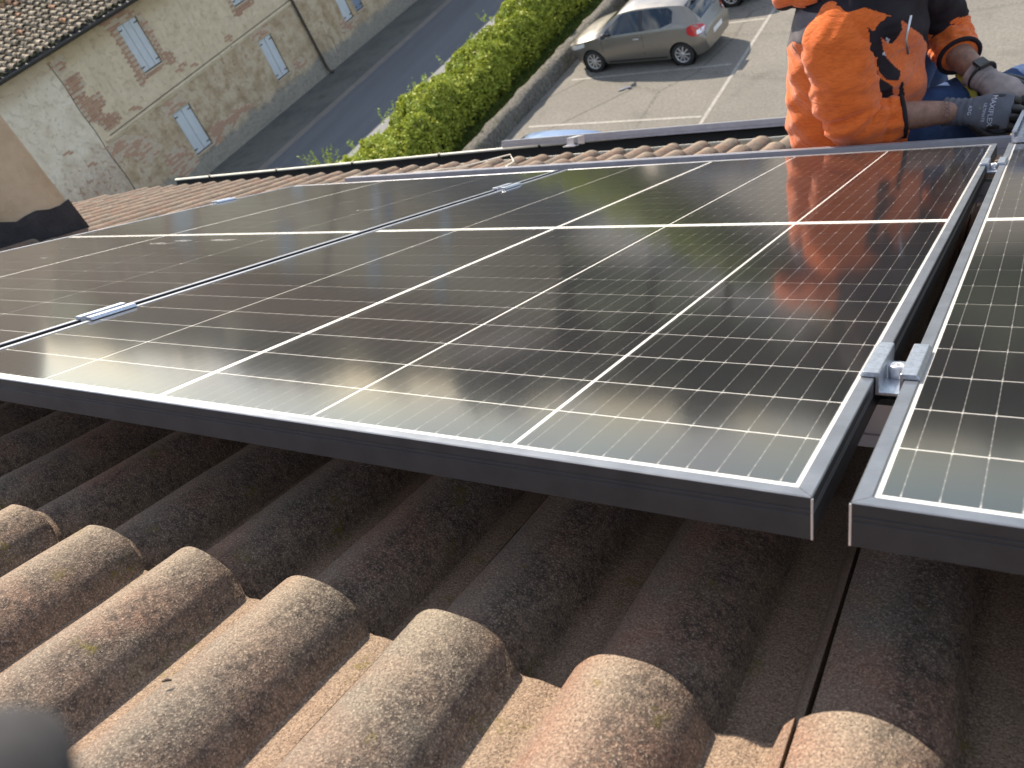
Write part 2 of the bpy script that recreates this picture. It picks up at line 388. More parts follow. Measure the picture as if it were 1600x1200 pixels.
def tile_mesh(k, dense=True):
    rs = random.Random(k); nx = 44 if dense else 22
    xs = [.2965*i/nx for i in range(nx+1)]
    ys = [0, -.003, -.012, -.06, -.13, -.21, -.29, -.345, -.42] if dense else [0, -.012, -.17, -.345, -.42]
    v = []; ph = rs.uniform(0, 6)
    for y in ys:
        for x in xs:
            z = prof(x) + (-.022)*(-y/EXP)*1.0 + .0008*math.sin(y*31+ph+x*20) + .0006*math.sin(x*70+ph*2)
            if y == 0: z -= .004
            v.append((x, y + (.0012*math.sin(x*90+ph) if y > -.01 else 0), z))
    n = nx+1; f = [(j*n+i, (j+1)*n+i, (j+1)*n+i+1, j*n+i+1) for j in range(len(ys)-1) for i in range(nx)]
    b = len(v)                                                 # front end face and side skirts give the tile its thickness
    for x in xs: v.append((x, -.002, prof(x)-.021))
    f += [(i, i+1, b+i+1, b+i) for i in range(nx)]
    for side in (0, nx):
        b = len(v)
        for j, y in enumerate(ys): v.append((xs[side], y, v[j*n+side][2]-.016))
        f += [((j*n+side), b+j, b+j+1, (j+1)*n+side) if side else ((j+1)*n+side, b+j+1, b+j, j*n+side) for j in range(len(ys)-1)]
    me = bpy.data.meshes.new('roof_tile'); me.from_pydata(v, [], f); me.polygons.foreach_set('use_smooth', [True]*len(f)); me.update()
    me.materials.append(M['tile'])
    bm = bmesh.new(); bm.from_mesh(me); bmesh.ops.recalc_face_normals(bm, faces=bm.faces)
    for e in bm.edges:
        if len(e.link_faces) == 2 and e.calc_face_angle(0) > R_(50): e.smooth = False
    bm.to_mesh(me); bm.free(); return me
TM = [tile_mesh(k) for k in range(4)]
hidden = MB(); hidden_src = tile_mesh(9, False); hv = [v.co.copy() for v in hidden_src.vertices]; hf = [tuple(p.vertices) for p in hidden_src.polygons]
HMI = house.matrix_world.inverted() if False else Matrix.Translation(-Vector(house.location))
TX0 = -.037
near_count = 0
for k in range(-3, 12):
    for i in range(-20, 9):
        x0 = TX0 + .30*i; y0 = EXP*k
        u = 1.135 + x0
        if i == -20: continue
        vis = (k <= 1 and -9 <= i <= 2) or (k >= 5 and -19 <= i <= 2) or (1 < k < 5 and -15 <= i <= -6) or (k in (2, 3, 4) and i in (-1, 0))
        if i > 3 and k < 5: continue
        j = Matrix.Translation((x0 + random.uniform(-.0008, .0008), y0 + random.uniform(-.004, .004), random.uniform(0, .0015))) @ Matrix.Rotation(random.uniform(-.004, .004), 4, 'Z')
        if k == 0: j = Matrix.Translation((x0, y0, 0))
        m = HMI @ RF @ j
        if vis:
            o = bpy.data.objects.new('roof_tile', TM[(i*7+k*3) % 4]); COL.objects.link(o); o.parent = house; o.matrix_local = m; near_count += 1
        else:
            hidden.add([m @ v for v in hv], hf, 0, True)
print('tiles', near_count)
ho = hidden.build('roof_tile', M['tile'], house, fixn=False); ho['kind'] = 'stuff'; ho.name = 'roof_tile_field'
# dark sheet added below the tiles against light leaks, fascia, gutter, walls
mb = MB(); a = [(-5.75, -1.3), (3.6, -1.3), (3.6, 3.78), (-5.75, 3.78)]
mb.add([HMI @ rp(x, y, -.03) for x, y in a] + [HMI @ rp(x, y, -.09) for x, y in a], [(0, 1, 2, 3), (7, 6, 5, 4), (0, 4, 5, 1), (1, 5, 6, 2), (2, 6, 7, 3), (3, 7, 4, 0)])
mb.build('light_leak_sheet', M['underlay'], house)
simple('render_wall', (.45, .40, .32), .9, 0, .06, 3)
ev = P2(0, 3.72, -.2)
mb = MB(); mb.box((-1.05, ev.y-5.2, (GZ-.2+ev.z-.55)/2), (9.1, 9.6, (ev.z-.55)-(GZ-.2)))
o = mb.build('house_wall', M['render_wall'], house); o.location = -Vector(house.location)
# gutter: half round trough whose outer lip follows the eaves
def gutter():
    g0 = P2(-4.76, 4.0, -.162); g1 = P2(3.4, 4.0, -.112+.0171*5.0*0 - .0)  # ends of the lip
    g1 = P2(3.4, 4.02, -.055)
    d = (g1-g0).normalized(); out = Vector((0, 1, 0)); out = (out - d*out.dot(d)).normalized(); up = d.cross(out)
    if up.z < 0: up = -up
    pr_ = []
    for k in range(13):
        a = math.pi*k/12; pr_.append((-.065-.065*math.cos(a), -.0-.065*math.sin(a)))
    ins = [( -.065-.0622*math.cos(math.pi*k/12), -.0622*math.sin(math.pi*k/12)) for k in range(12, -1, -1)]
    shell = MB(); shell.extrude(pr_+ins, g0, g1, out, up, 0, True)
    shell.f = shell.f; o = shell.build('gutter', [M['gutter_paint']], house); o.location = -Vector(house.location)
    li = MB(); li.ring_tube([g0 + up*.002, g1 + up*.002], .0085, 10); l = li.build('gutter_lip', M['gutter_paint'], o)
    ii = MB(); ip = [(-.065-.0605*math.cos(math.pi*k/10), -.0605*math.sin(math.pi*k/10)) for k in range(11)]
    ii.extrude(ip+[(a, b+.001) for a, b in ip[::-1]], g0, g1, out, up, 0, True, cap=False); ii.build('gutter_lining', M['gutter_in'], o)
    L = (g1-g0).length
    for s in np.arange(.42, L, .74):
        p = g0 + d*s; c = MB()
        c.box(p + up*.001 + out*.001, (.016, .020, .024), rot=Matrix((d, out, up)).transposed())
        c.build('gutter_clip', M['black'], o)
    f = MB(); f0 = P2(-4.7, 3.80, -.235); f1 = P2(3.4, 3.84, -.19)
    f.box((f0+f1)/2 + Vector((0, -.01, -.09)), ((f1-f0).length, .03, .2), rot=Matrix((d, out, up)).transposed()); f.build('fascia_board', M['underlay'], house, loc=-Vector(house.location))
gutter()
# verge board on the gable side
mb = MB(); a, b = rp(-5.80, -1.2, -.02), rp(-5.80, 3.79, -.02)
mb.extrude([(-.03, -.14), (.0, -.14), (.0, .035), (-.03, .035)], a, b, (1, 0, 0), MPW @ Vector((0, 0, 1))); o = mb.build('verge_board', M['underlay'], house, loc=-Vector(house.location))
# chimney
def chimney():
    t = NT('chimney_render'); c = t.coord(); n = t.noise(c, 2.2, 6, .65); n2 = t.noise(c, 40, 4, .7)
    col = t.ramp(n, [(.3, (.31, .24, .155)), (.5, (.43, .345, .24)), (.72, (.53, .44, .32))]); t.bump(n2, .5, .01); M['chim'] = t.fin(col, .95, spec=.15)
    t = NT('bitumen'); c = t.coord(); n = t.noise(c, 8, 5, .7); t.bump(t.noise(c, 60, 4), .5, .01)
    M['bitumen'] = t.fin(t.ramp(n, [(.4, (.012, .012, .016)), (.75, (.032, .032, .038))]), .8)
    cr = P2(-2.68, 1.885, -.14); x1, y1 = cr.x, cr.y; x0, y0 = x1-.62, y1-1.25
    ch = MB(); zb = cr.z-.35; zt = cr.z+1.75
    ch.box(((x0+x1)/2, (y0+y1)/2, (zb+zt)/2), (x1-x0, y1-y0, zt-zb)); o = ch.build('chimney', M['chim'], house, loc=-Vector(house.location)); bevel(o, .012)
    cap = MB(); cap.box(((x0+x1)/2, (y0+y1)/2, zt+.03), (x1-x0+.14, y1-y0+.14, .08)); cap.build('chimney_cap', M['chim'], o)
    # bitumen skirt that follows the roof slope, wavy upper edge
    sk = MB(); per = [(x0-.006, y0-.006), (x1+.006, y0-.006), (x1+.006, y1+.006), (x0-.006, y1+.006)]; vs = []; fs = []
    pts = []
    for s in range(4):
        ax, ay = per[s]; bx, by = per[(s+1) % 4]
        for q in range(24): pts.append((ax+(bx-ax)*q/24, ay+(by-ay)*q/24))
    for q, (x, y) in enumerate(pts):
        zr = cr.z - (y-y1)*math.tan(TH); w = .115+.02*math.sin(q*.55)+.012*math.sin(q*1.7+1)
        vs += [(x, y, zr-.1), (x, y, zr+w)]
    n = len(pts); fs = [(2*q, 2*((q+1) % n), 2*((q+1) % n)+1, 2*q+1) for q in range(n)]
    sk.add(vs, fs); so_ = sk.build('bitumen_skirt', M['bitumen'], o)
    so_.modifiers.new('solid', 'SOLIDIFY').thickness = .004
chimney()

# ------------------------------------------------------------------ solar panels
PW, PL, TK = 1.096, 1.754, .030
cg, cG, cM, crp = .0044, .010, .0200, .0709
CW = .2088; tot = 5*CW+3*cg+cG; cx0 = (PW-tot)/2
cell_me = None
def cell_mesh():
    mb = MB(); mb.box((.1044, .03435, 0), (.2088, .0683, .0004)); 
    me = mb.mesh('cell'); me.materials.append(M['cell']); return me
cell_me = cell_mesh()
def frame_bits():
    prof_ = [(0, -TK), (0, -.0135), (.0007, -.0130), (.0007, -.0120), (0, -.0115), (0, -.0100), (.0007, -.0095), (.0007, -.0088), (0, -.0083), (0, -.0008), (.0008, 0), (.0101, 0), (.0108, -.0007), (.0108, -.0045), (.0018, -.0045), (.0018, -TK)]
    out = []
    cs = [((0, 0), (PW, 0), (0, 1)), ((PW, 0), (PW, PL), (-1, 0)), ((PW, PL), (0, PL), (0, -1)), ((0, PL), (0, 0), (1, 0))]
    for (a, b, inn) in cs:
        mb = MB(); g = .0002
        mb.extrude(prof_, (*a, 0), (*b, 0), (*inn, 0), (0, 0, 1), 0, off0=lambda q: q+g, off1=lambda q: q+g)
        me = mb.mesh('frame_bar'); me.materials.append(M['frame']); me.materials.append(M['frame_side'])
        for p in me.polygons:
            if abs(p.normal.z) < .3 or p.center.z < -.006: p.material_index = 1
        out.append(me)
    return out
FB = frame_bits()
mb = MB(); mb.box((PW/2, PL/2, -.0026), (PW-.012, PL-.012, .0016)); back_me = mb.mesh('backsheet'); back_me.materials.append(M['backsheet'])
mb = MB(); mb.box((PW/2, PL/2, -.0016), (PW-.0194, PL-.0194, .0008)); 
pane_me = bpy.data.meshes.new('glass_pane'); q = .0110
pane_me.from_pydata([(q, q, -.0007), (PW-q, q, -.0007), (PW-q, PL-q, -.0007), (q, PL-q, -.0007)], [], [(0, 1, 2, 3)]); pane_me.update(); pane_me.materials.append(M['pane'])
mb = MB()
for (x, y) in ((0, 0), (PW, 0), (0, PL), (PW, PL)):
    mb.box((x, y, -.0155), (.0013, .0013, .0285))
cor_me = mb.mesh('corner_edge'); cor_me.materials.append(M['alu_bright'])
def panel(u, v, label, du=0):
    p = empty('solar_panel', P2(u, v, 0), (-TH, 0, du)); tag(p, label, 'solar panel', 'solar panels on the tiled roof')
    for me in FB: o = link('frame_bar', me, None, p)
    link('backsheet', back_me, None, p); link('glass_pane', pane_me, None, p); link('corner_edge', cor_me, None, p)
    xs = []; x = cx0
    for k in range(5):
        xs.append(x); x += CW + (cG if k == 1 else cg)
    for r in range(24):
        y0 = (PL-cM)/2 - 12*crp + r*crp if r < 12 else PL/2 + cM/2 + (r-12)*crp
        for x in xs:
            o = bpy.data.objects.new('cell', cell_me); COL.objects.link(o); o.parent = p; o.location = (x, y0+.0013, -.0014)
    return p
t = NT('chalk_smear'); c = t.coord(); n = t.noise(t.mapping(c, scale=(8, 1, 1)), 30, 4, .7)
t.fin((.62, .62, .60), .9); t.l.new(t.ramp(n, [(.42, 0.0), (.7, .55)]), t.b.inputs['Alpha']); M['smear'] = t.mat
def smear(parent, pts):
    for u, v, w, h in pts:
        k = 14; vs = [(u+w*math.cos(2*math.pi*q/k)*(1+.25*math.sin(q*2.3)), v+h*math.sin(2*math.pi*q/k)*(1+.2*math.sin(q*1.7)), -.0004) for q in range(k)]
        mb = MB(); mb.add(vs, [tuple(range(k))]); mb.build('chalk_smear', M['smear'], parent, fixn=False)
panel(0, 0, 'middle solar panel in front of the worker with his orange reflection in its glass')
pA = panel(-1.116, -.004, 'solar panel beside the chimney, left of the middle panel, with chalky smears')
smear(pA, [(.555, .772, .045, .010), (.60, .80, .03, .009), (.735, .803, .042, .011), (.32, .62, .018, .004), (.86, 1.15, .03, .006)])
panel(1.118, .001, 'solar panel at the right edge beyond the wide dark gap')
# clamps between the panels
def clamp_thing(u, v, gap, label, edge=False):
    t = empty('panel_clamp', P2(u, v, 0), (-TH, 0, 0)); tag(t, label, 'clamp', 'aluminium clamps holding the panels')
    L = .078; w = gap/2-.0006; th = .0028; fl = .0125
    prof_ = [(-w-fl, .0003), (-w-fl+.003, .0050), (-w+.0020, .0050), (-w+th, .0042), (-w+th, -.0120), (w-th, -.0120), (w-th, .0042), (w-.0020, .0050), (w+fl-.003, .0050), (w+fl, .0003), (w+.0001, .0003), (w, -.0148), (-w, -.0148), (-w-.0001, .0003)]
    mb = MB(); mb.extrude(prof_, (0, 0, 0), (0, L, 0), (1, 0, 0), (0, 0, 1)); o = mb.build('clamp_body', M['alu_clamp'], t); bevel(o, .0004, 1)
    b = MB(); b.lathe([(0, -.0118), (.0066, -.0118), (.0066, -.0020), (.0058, -.0010), (.0036, -.0010), (.0034, -.0016), (.0030, -.0070), (0, -.0070)], 20, c=(0, L*.5, 0)); b.build('bolt', M['alu_bright'], t)
    return t
simple('alu_clamp', (.46, .50, .56), .36, .85, .12, 300)
clamp_thing(1.107, .213, .022, 'nearest aluminium clamp with socket bolt in the wide gap before the right panel')
clamp_thing(1.107, 1.405, .022, 'small clamp at the far end of the wide gap, near the worker\'s gloves')
clamp_thing(-.010, .218, .020, 'clamp near the left photo edge between the left and the middle panel')
clamp_thing(-.010, 1.398, .020, 'clamp at the far end of the joint between the left and the middle panel')
clamp_thing(-1.126, 1.398, .020, 'end clamp on the outer edge of the left panel, beside the bare tiles')
# mounting rails
simple('rail_alu', (.52, .52, .56), .38, .7, .05, 30)
def rail(p0, p1, label, w=.040, h=.040, name='mounting_rail'):
    p0, p1 = Vector(p0), Vector(p1); c = P2(*p0); a = P2(*p1)-c; L = a.length; ax = a.normalized()
    zz = P2(0, 0, 1); zz = (zz - ax*zz.dot(ax)).normalized(); yy = zz.cross(ax)
    t = bpy.data.objects.new(name, None)
    pr_ = [(-w/2, 0), (w/2, 0), (w/2, h*.28), (w/2-.002, h*.31), (w/2-.002, h*.34), (w/2, h*.37), (w/2, h), (.006, h), (.006, h-.003), (w/2-.004, h-.003), (w/2-.004, h-.014), (-w/2+.004, h-.014), (-w/2+.004, h-.003), (-.006, h-.003), (-.006, h), (-w/2, h), (-w/2, h*.37), (-w/2+.002, h*.34), (-w/2+.002, h*.31), (-w/2, h*.28)]
    mb = MB(); mb.extrude(pr_, (0, 0, 0), (L, 0, 0), (0, 1, 0), (0, 0, 1)); o = mb.build(name, M['rail_alu'])
    o.matrix_world = Matrix.Translation(c) @ Matrix((ax, yy, zz)).transposed().to_4x4()
    tag(o, label, 'rail', 'aluminium mounting rails'); return o
rail((-1.2, .255, -.072), (2.3, .255, -.072), 'aluminium rail under the near ends of the panels, seen in the wide gap')
rail((-1.2, 1.437, -.072), (2.3, 1.437, -.072), 'aluminium rail under the far clamps, hidden below the panels')
rail((-1.0, 1.915, -.041), (1.30, 1.935, -.046), 'long aluminium rail lying along the far edge of the panels')
rail((-1.637, 4.015, -.112), (.75, 4.015, -.112), 'loose aluminium rail resting on the gutter behind the bare tiles')
rail((1.138, 1.74, .001), (1.150, 2.33, .028), 'short aluminium rail by the gloved hands at the corner of the right panel', .03, .026)
# hook and cable on the tiles
mb = MB(); hk = P2(-1.0, 3.74, -.115)
mb.box((0, .0, .052), (.04, .13, .004)); mb.box((0, .065, .03), (.04, .004, .045)); mb.box((0, -.06, .03), (.04, .006, .045)); mb.box((.0, -.06, .012), (.07, .05, .006))
o = mb.build('roof_hook', M['alu_bright'], loc=hk, rot=(-TH, 0, 0)); tag(o, 'small metal roof hook standing on the last tile under the loose rail', 'bracket')
mb = MB(); mb.ring_tube([P2(-1.35, 2.75, -.09), P2(-1.22, 2.95, -.10), P2(-1.12, 3.25, -.085), P2(-.98, 3.05, -.10), P2(-.9, 2.85, -.10), P2(-.75, 2.7, -.11)], .0032, 8)
o = mb.build('cable', M['gutter_paint']); tag(o, 'thin pale cable curled on the bare tiles behind the long rail', 'cable')
# ------------------------------------------------------------------ old building across the road
BO = Vector((-21.322, 22.418, GZ)); BROT = R_(86.80643-90)
def mat_plaster():
    t = NT('old_plaster'); c = t.coord(); s = t.sep(c)                 # local y along the wall, z height
    yz = t.comb(0.0, s[1], s[2])
    n1 = t.noise(yz, .55, 6, .65); n2 = t.noise(yz, 2.2, 6, .68); n3 = t.noise(yz, 9, 6, .7); st = t.noise(t.mapping(yz, scale=(1, 6, .35)), 1, 4, .6)
    upper = t.ramp(n2, [(.25, (.53, .43, .30)), (.5, (.65, .545, .39)), (.75, (.73, .62, .46))])
    white = t.ramp(n2, [(.25, (.57, .48, .36)), (.5, (.73, .64, .51)), (.75, (.80, .73, .61))])
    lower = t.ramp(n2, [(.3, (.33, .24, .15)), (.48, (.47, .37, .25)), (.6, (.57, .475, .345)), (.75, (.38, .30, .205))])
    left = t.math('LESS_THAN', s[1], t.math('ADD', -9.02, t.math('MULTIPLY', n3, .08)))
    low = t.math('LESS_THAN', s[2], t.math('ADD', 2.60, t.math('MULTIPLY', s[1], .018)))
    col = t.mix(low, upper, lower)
    lowl = t.ramp(t.math('ADD', t.math('DIVIDE', s[2], 6.0), t.math('MULTIPLY', t.math('SUBTRACT', n1, .5), .3)), [(.28, 1.0), (.42, 0.0)])
    wl = t.mix(lowl, white, t.mix(n3, white, (.30, .20, .14)))
    col = t.mix(left, col, wl)
    # warm old paint layer below the eaves
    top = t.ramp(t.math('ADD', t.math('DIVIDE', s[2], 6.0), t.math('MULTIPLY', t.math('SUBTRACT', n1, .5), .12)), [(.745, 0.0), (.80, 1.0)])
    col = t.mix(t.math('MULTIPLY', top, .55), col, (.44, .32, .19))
    # flaked spots that show brick
    fl = t.ramp(t.noise(yz, 5.5, 5, .72), [(.565, 0.0), (.61, 1.0)])
    area = t.math('MAXIMUM', t.math('MULTIPLY', left, lowl), t.math('MULTIPLY', low, t.ramp(n1, [(.45, 0.0), (.6, .8)])))
    br = t.mix(n3, (.34, .14, .085), (.46, .28, .19))
    col = t.mix(t.math('MULTIPLY', t.math('MULTIPLY', fl, area), .85), col, br)
    pits = t.ramp(t.voro(yz, 2.3), [(.035, .75), (.075, 0.0)]); col = t.mix(t.math('MULTIPLY', pits, t.ramp(n1, [(.45, 0.0), (.55, 1.0)])), col, (.13, .11, .09))
    # damp grey cement plinth
    pl = t.ramp(t.math('ADD', s[2], t.math('MULTIPLY', t.math('SUBTRACT', n2, .5), .9)), [(.50, 1.0), (.72, 0.0)])
    col = t.mix(t.math('MULTIPLY', pl, .9), col, t.ramp(n3, [(.3, (.22, .215, .19)), (.6, (.34, .325, .285)), (.8, (.44, .42, .37))]))
    col = t.mix(t.ramp(st, [(.56, 0.0), (.8, .25)]), col, (.20, .17, .13))
    col = t.mix(t.ramp(n3, [(.55, 0.0), (.8, .35)]), col, (.24, .21, .17))
    t.bump(t.math('ADD', t.math('MULTIPLY', fl, -.8), n3), .6, .03); t.fin(col, .95, spec=.1); M['plaster'] = t.mat
    t = NT('brick'); c = t.coord(); r = t.rnd(); n = t.noise(t.vadd(c, t.comb(r, r, r)), 14, 3, .6)
    t.fin(t.mix(n, t.mix(r, (.34, .165, .11), (.50, .31, .22)), (.44, .29, .205)), .95, spec=.1); M['brick'] = t.mat
    t = NT('mortar'); c = t.coord(); t.fin(t.ramp(t.noise(c, 12, 5, .7), [(.3, (.42, .33, .24)), (.7, (.58, .49, .38))]), .95); M['mortar'] = t.mat
    t = NT('shutter_paint'); c = t.coord(); n = t.noise(t.mapping(c, scale=(1, 8, .8)), 6, 5, .65)
    t.fin(t.ramp(n, [(.3, (.46, .50, .53)), (.6, (.58, .62, .66)), (.85, (.44, .45, .44))]), .6); M['shutter'] = t.mat
    t = NT('shutter_paint_dark'); c = t.coord(); n = t.noise(t.mapping(c, scale=(1, 8, .8)), 6, 5, .65)
    t.fin(t.ramp(n, [(.3, (.15, .20, .29)), (.7, (.24, .30, .40))]), .6); M['shutter2'] = t.mat
    t = NT('barrel_tile'); c = t.coord(); r = t.rnd(); r2 = t.math('FRACT', t.math('MULTIPLY', r, 7.3))
    n = t.noise(t.vadd(c, t.comb(t.math('MULTIPLY', r, 40), r2, r)), 9, 5, .7)
    col = t.mix(r, (.34, .29, .22), (.50, .42, .32)); col = t.mix(t.math('GREATER_THAN', r2, .94), col, (.42, .24, .15))
    col = t.mix(t.ramp(n, [(.43, 0.0), (.57, .9)]), col, (.045, .042, .03)); col = t.mix(t.ramp(t.noise(c, 4, 4), [(.56, 0.0), (.66, .5)]), col, (.20, .19, .05))
    t.fin(col, .95, spec=.15); M['barrel'] = t.mat
mat_plaster()
simple('old_cable', (.16, .13, .10), .8); simple('pipe_brown', (.055, .04, .03), .5); simple('moss', (.05, .055, .02), .95); simple('eave_dark', (.05, .047, .045), .7)
bl = empty('old_building', BO, (0, 0, BROT)); tag(bl, 'old building with flaking plaster, exposed brick and grey closed shutters across the road', 'building')
def bbox(name, x, y, z, mat, parent=bl, bev=0):
    mb = MB(); mb.box(((x[0]+x[1])/2, (y[0]+y[1])/2, (z[0]+z[1])/2), (x[1]-x[0], y[1]-y[0], z[1]-z[0])); o = mb.build(name, mat, parent)
    if bev: bevel(o, bev)
    return o
WIN = [(-6.625, -5.845, 3.42, 4.80, 'A'), (-6.57, -5.83, .665, 2.05, 'B'), (-2.29, -1.63, .91, 2.27, 'C'), (-2.45, -1.70, 3.52, 4.85, 'D'), (1.80, 2.31, 1.02, 2.30, 'E'), (2.56, 3.02, 1.08, 2.30, 'F'), (1.9, 2.7, 3.45, 4.85, 'G'), (6.0, 6.8, 3.45, 4.85, 'H'), (6.0, 6.75, .9, 2.3, 'I')]
# wall with real window openings
def wall_with_openings():
    y0, y1, z0, z1 = -17.0, 16.0, -.35, 5.32
    ys = sorted(set([y0, y1]+[w[0] for w in WIN]+[w[1] for w in WIN])); zs = sorted(set([z0, z1]+[w[2] for w in WIN]+[w[3] for w in WIN]))
    mb = MB(); T = .35
    def hole(a, b): return any(w[0]-1e-6 < a < w[1]+1e-6 and w[2]-1e-6 < b < w[3]+1e-6 for w in WIN)
    for i in range(len(ys)-1):
        for k in range(len(zs)-1):
            a, b, c, d = ys[i], ys[i+1], zs[k], zs[k+1]
            if hole((a+b)/2, (c+d)/2): continue
            mb.add([(0, a, c), (0, b, c), (0, b, d), (0, a, d)], [(0, 1, 2, 3)])
    for a, b, c, d, _ in WIN:
        mb.add([(0, a, c), (0, b, c), (0, b, d), (0, a, d), (-T, a, c), (-T, b, c), (-T, b, d), (-T, a, d)], [(0, 4, 5, 1), (1, 5, 6, 2), (2, 6, 7, 3), (3, 7, 4, 0)])
    mb.add([(0, y0, z0), (0, y0, z1), (-9, y0, z1), (-9, y0, z0), (0, y1, z0), (0, y1, z1), (-9, y1, z1), (-9, y1, z0)], [(0, 1, 2, 3), (4, 7, 6, 5), (3, 2, 6, 7)])
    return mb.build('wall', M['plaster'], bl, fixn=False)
wall_with_openings()
def shutter(a, b, c, d, key):
    mat = M['shutter2'] if key == 'F' else M['shutter']
    mb = MB(); mb.box((-.075, (a+b)/2, (c+d)/2), (.02, b-a-.03, d-c-.03)); o = mb.build('shutter', mat, bl)
    n = 3 if key == 'A' else 2
    if key in 'EF': n = 1
    ww = (b-a-.04)/n
    for k in range(n):
        p = MB(); p.box((-.052, a+.02+ww*(k+.5), (c+d)/2), (.026, ww-.028, d-c-.03)); q = p.build('shutter_board', mat, o); bevel(q, .006, 1)
    for z in (c+.14, d-.14):
        for y in (a+.08, b-.08):
            h = MB(); h.box((-.033, y, z), (.012, .15, .03)); h.build('hinge_strap', M['pipe_brown'], o)
    s = MB(); s.box((.0, (a+b)/2, c-.025), (.10, b-a+.06, .05)); s.build('window_sill', M['mortar'], bl)
for w in WIN: shutter(*w)
# brick patches: mortar bed slightly proud, bricks proud of the bed
BR = MB(); BR.box((0, 0, 0), (.016, .235, .052)); brick_me = BR.mesh('brick'); brick_me.materials.append(M['brick'])
BRH = MB(); BRH.box((0, 0, 0), (.016, .115, .052)); brickh_me = BRH.mesh('brick'); brickh_me.materials.append(M['brick'])
stuffb = MB(); nb = 0
def brick(y, z, half=False, rotz=False, big=True):
    global nb
    jx = random.uniform(-.003, .004)
    if big and nb < 290:
        o = bpy.data.objects.new('brick', brickh_me if half else brick_me); COL.objects.link(o); o.parent = bl; o.location = (.010+jx, y+random.uniform(-.006, .006), z)
        if rotz: o.rotation_euler = (R_(90), 0, 0)
        nb += 1
    else:
        stuffb.box((.010+jx, y, z), (.016, (.115 if half else .235) if not rotz else .052, .052 if not rotz else (.115 if half else .235)))
def patch(poly, big=True, dens=.93):
    n = len(poly); bed = MB()
    bed.add([(.0035, a, b) for a, b in poly], [tuple(range(n))]); bed.build('mortar_bed', M['mortar'], bl)
    def inside(y, z):
        c = False
        for i in range(n):
            (a, b), (a2, b2) = poly[i], poly[i-1]
            if (b > z) != (b2 > z) and y < (a2-a)*(z-b)/(b2-b)+a: c = not c
        return c
    zs = [p[1] for p in poly]; ys = [p[0] for p in poly]; z = min(zs)+.035; row = 0
    while z < max(zs):
        y = min(ys)+(.125 if row % 2 else 0)
        while y < max(ys)+.2:
            if inside(y-.075, z) and inside(y+.075, z):
                if random.random() < dens: brick(y, z, False, False, big)
            elif inside(y, z) and random.random() < dens: brick(y, z, True, False, big)
            y += .25
        z += .067; row += 1
# quoin with three teeth beside the crack
patch([(-9.0, 4.42), (-8.42, 4.42), (-8.38, 4.02), (-8.62, 3.98), (-8.62, 3.72), (-8.22, 3.70), (-8.20, 3.36), (-8.48, 3.34), (-8.48, 3.10), (-8.05, 3.06), (-8.05, 2.82), (-8.3, 2.72), (-8.72, 2.72), (-8.76, 3.0), (-8.98, 3.2)])
patch([(-8.99, 4.95), (-8.5, 4.98), (-8.62, 4.6), (-8.99, 4.5)], dens=.5)
# brick jambs round the upper shutter
patch([(-6.86, 4.86), (-6.64, 4.86), (-6.64, 3.34), (-6.86, 3.14), (-6.98, 3.16), (-6.94, 3.5), (-6.86, 3.6)])
patch([(-5.83, 4.80), (-5.62, 4.76), (-5.64, 3.62), (-5.42, 3.56), (-5.44, 3.24), (-5.72, 3.20), (-5.83, 3.32)])
patch([(-6.62, 3.40), (-5.86, 3.40), (-5.86, 3.30), (-6.62, 3.26)])
patch([(-7.05, 5.15), (-6.0, 5.10), (-5.8, 4.9), (-5.86, 4.82), (-6.64, 4.84), (-6.9, 4.84)], dens=.55)
patch([(-2.62, 3.9), (-2.47, 3.9), (-2.47, 3.5), (-1.68, 3.48), (-1.6, 3.3), (-2.1, 3.32), (-2.45, 3.22), (-2.66, 3.3)], True, .9)
# lower windows: patchy jambs and the course at the top of the plinth
patch([(-6.80, 2.42), (-5.95, 2.40), (-5.8, 2.1), (-6.55, 2.1), (-6.78, 2.1)], False, .5)
patch([(-5.80, 1.0), (-5.35, 1.15), (-4.9, .98), (-4.3, 1.05), (-3.8, .92), (-3.7, .76), (-4.6, .74), (-5.2, .66), (-5.6, .5), (-5.82, .5)], False, .72)
patch([(-7.6, 1.3), (-6.9, 1.2), (-6.7, .8), (-6.62, .45), (-7.3, .35), (-7.7, .7)], False, .6)
patch([(-2.55, 2.62), (-1.6, 2.60), (-1.5, 2.32), (-2.45, 2.32)], False, .55)
patch([(-9.0, 2.45), (-8.3, 2.4), (-7.7, 2.0), (-7.4, 1.5), (-8.2, 1.3), (-8.6, 1.9), (-9.0, 1.9)], False, .45)
patch([(1.55, 1.2), (1.78, 1.2), (1.78, .95), (2.5, .95), (2.5, .8), (1.9, .72), (1.5, .8)], False, .7)
patch([(-1.5, 1.0), (-.9, 1.1), (-.7, .8), (-1.3, .7)], False, .6)
for (y, z) in ((-5.55, 2.98), (-5.35, 3.05), (-4.98, 2.86), (-7.5, 2.80), (-7.62, 2.86), (-3.35, 2.86), (-3.3, 2.95), (-9.7, 2.3), (-10.1, 2.9)):
    brick(y, z, False, False, False); brick(y+.12, z-.067, True, False, False)
so2 = stuffb.build('brick', M['brick'], bl); so2['kind'] = 'stuff'; so2.name = 'brick_remnants'
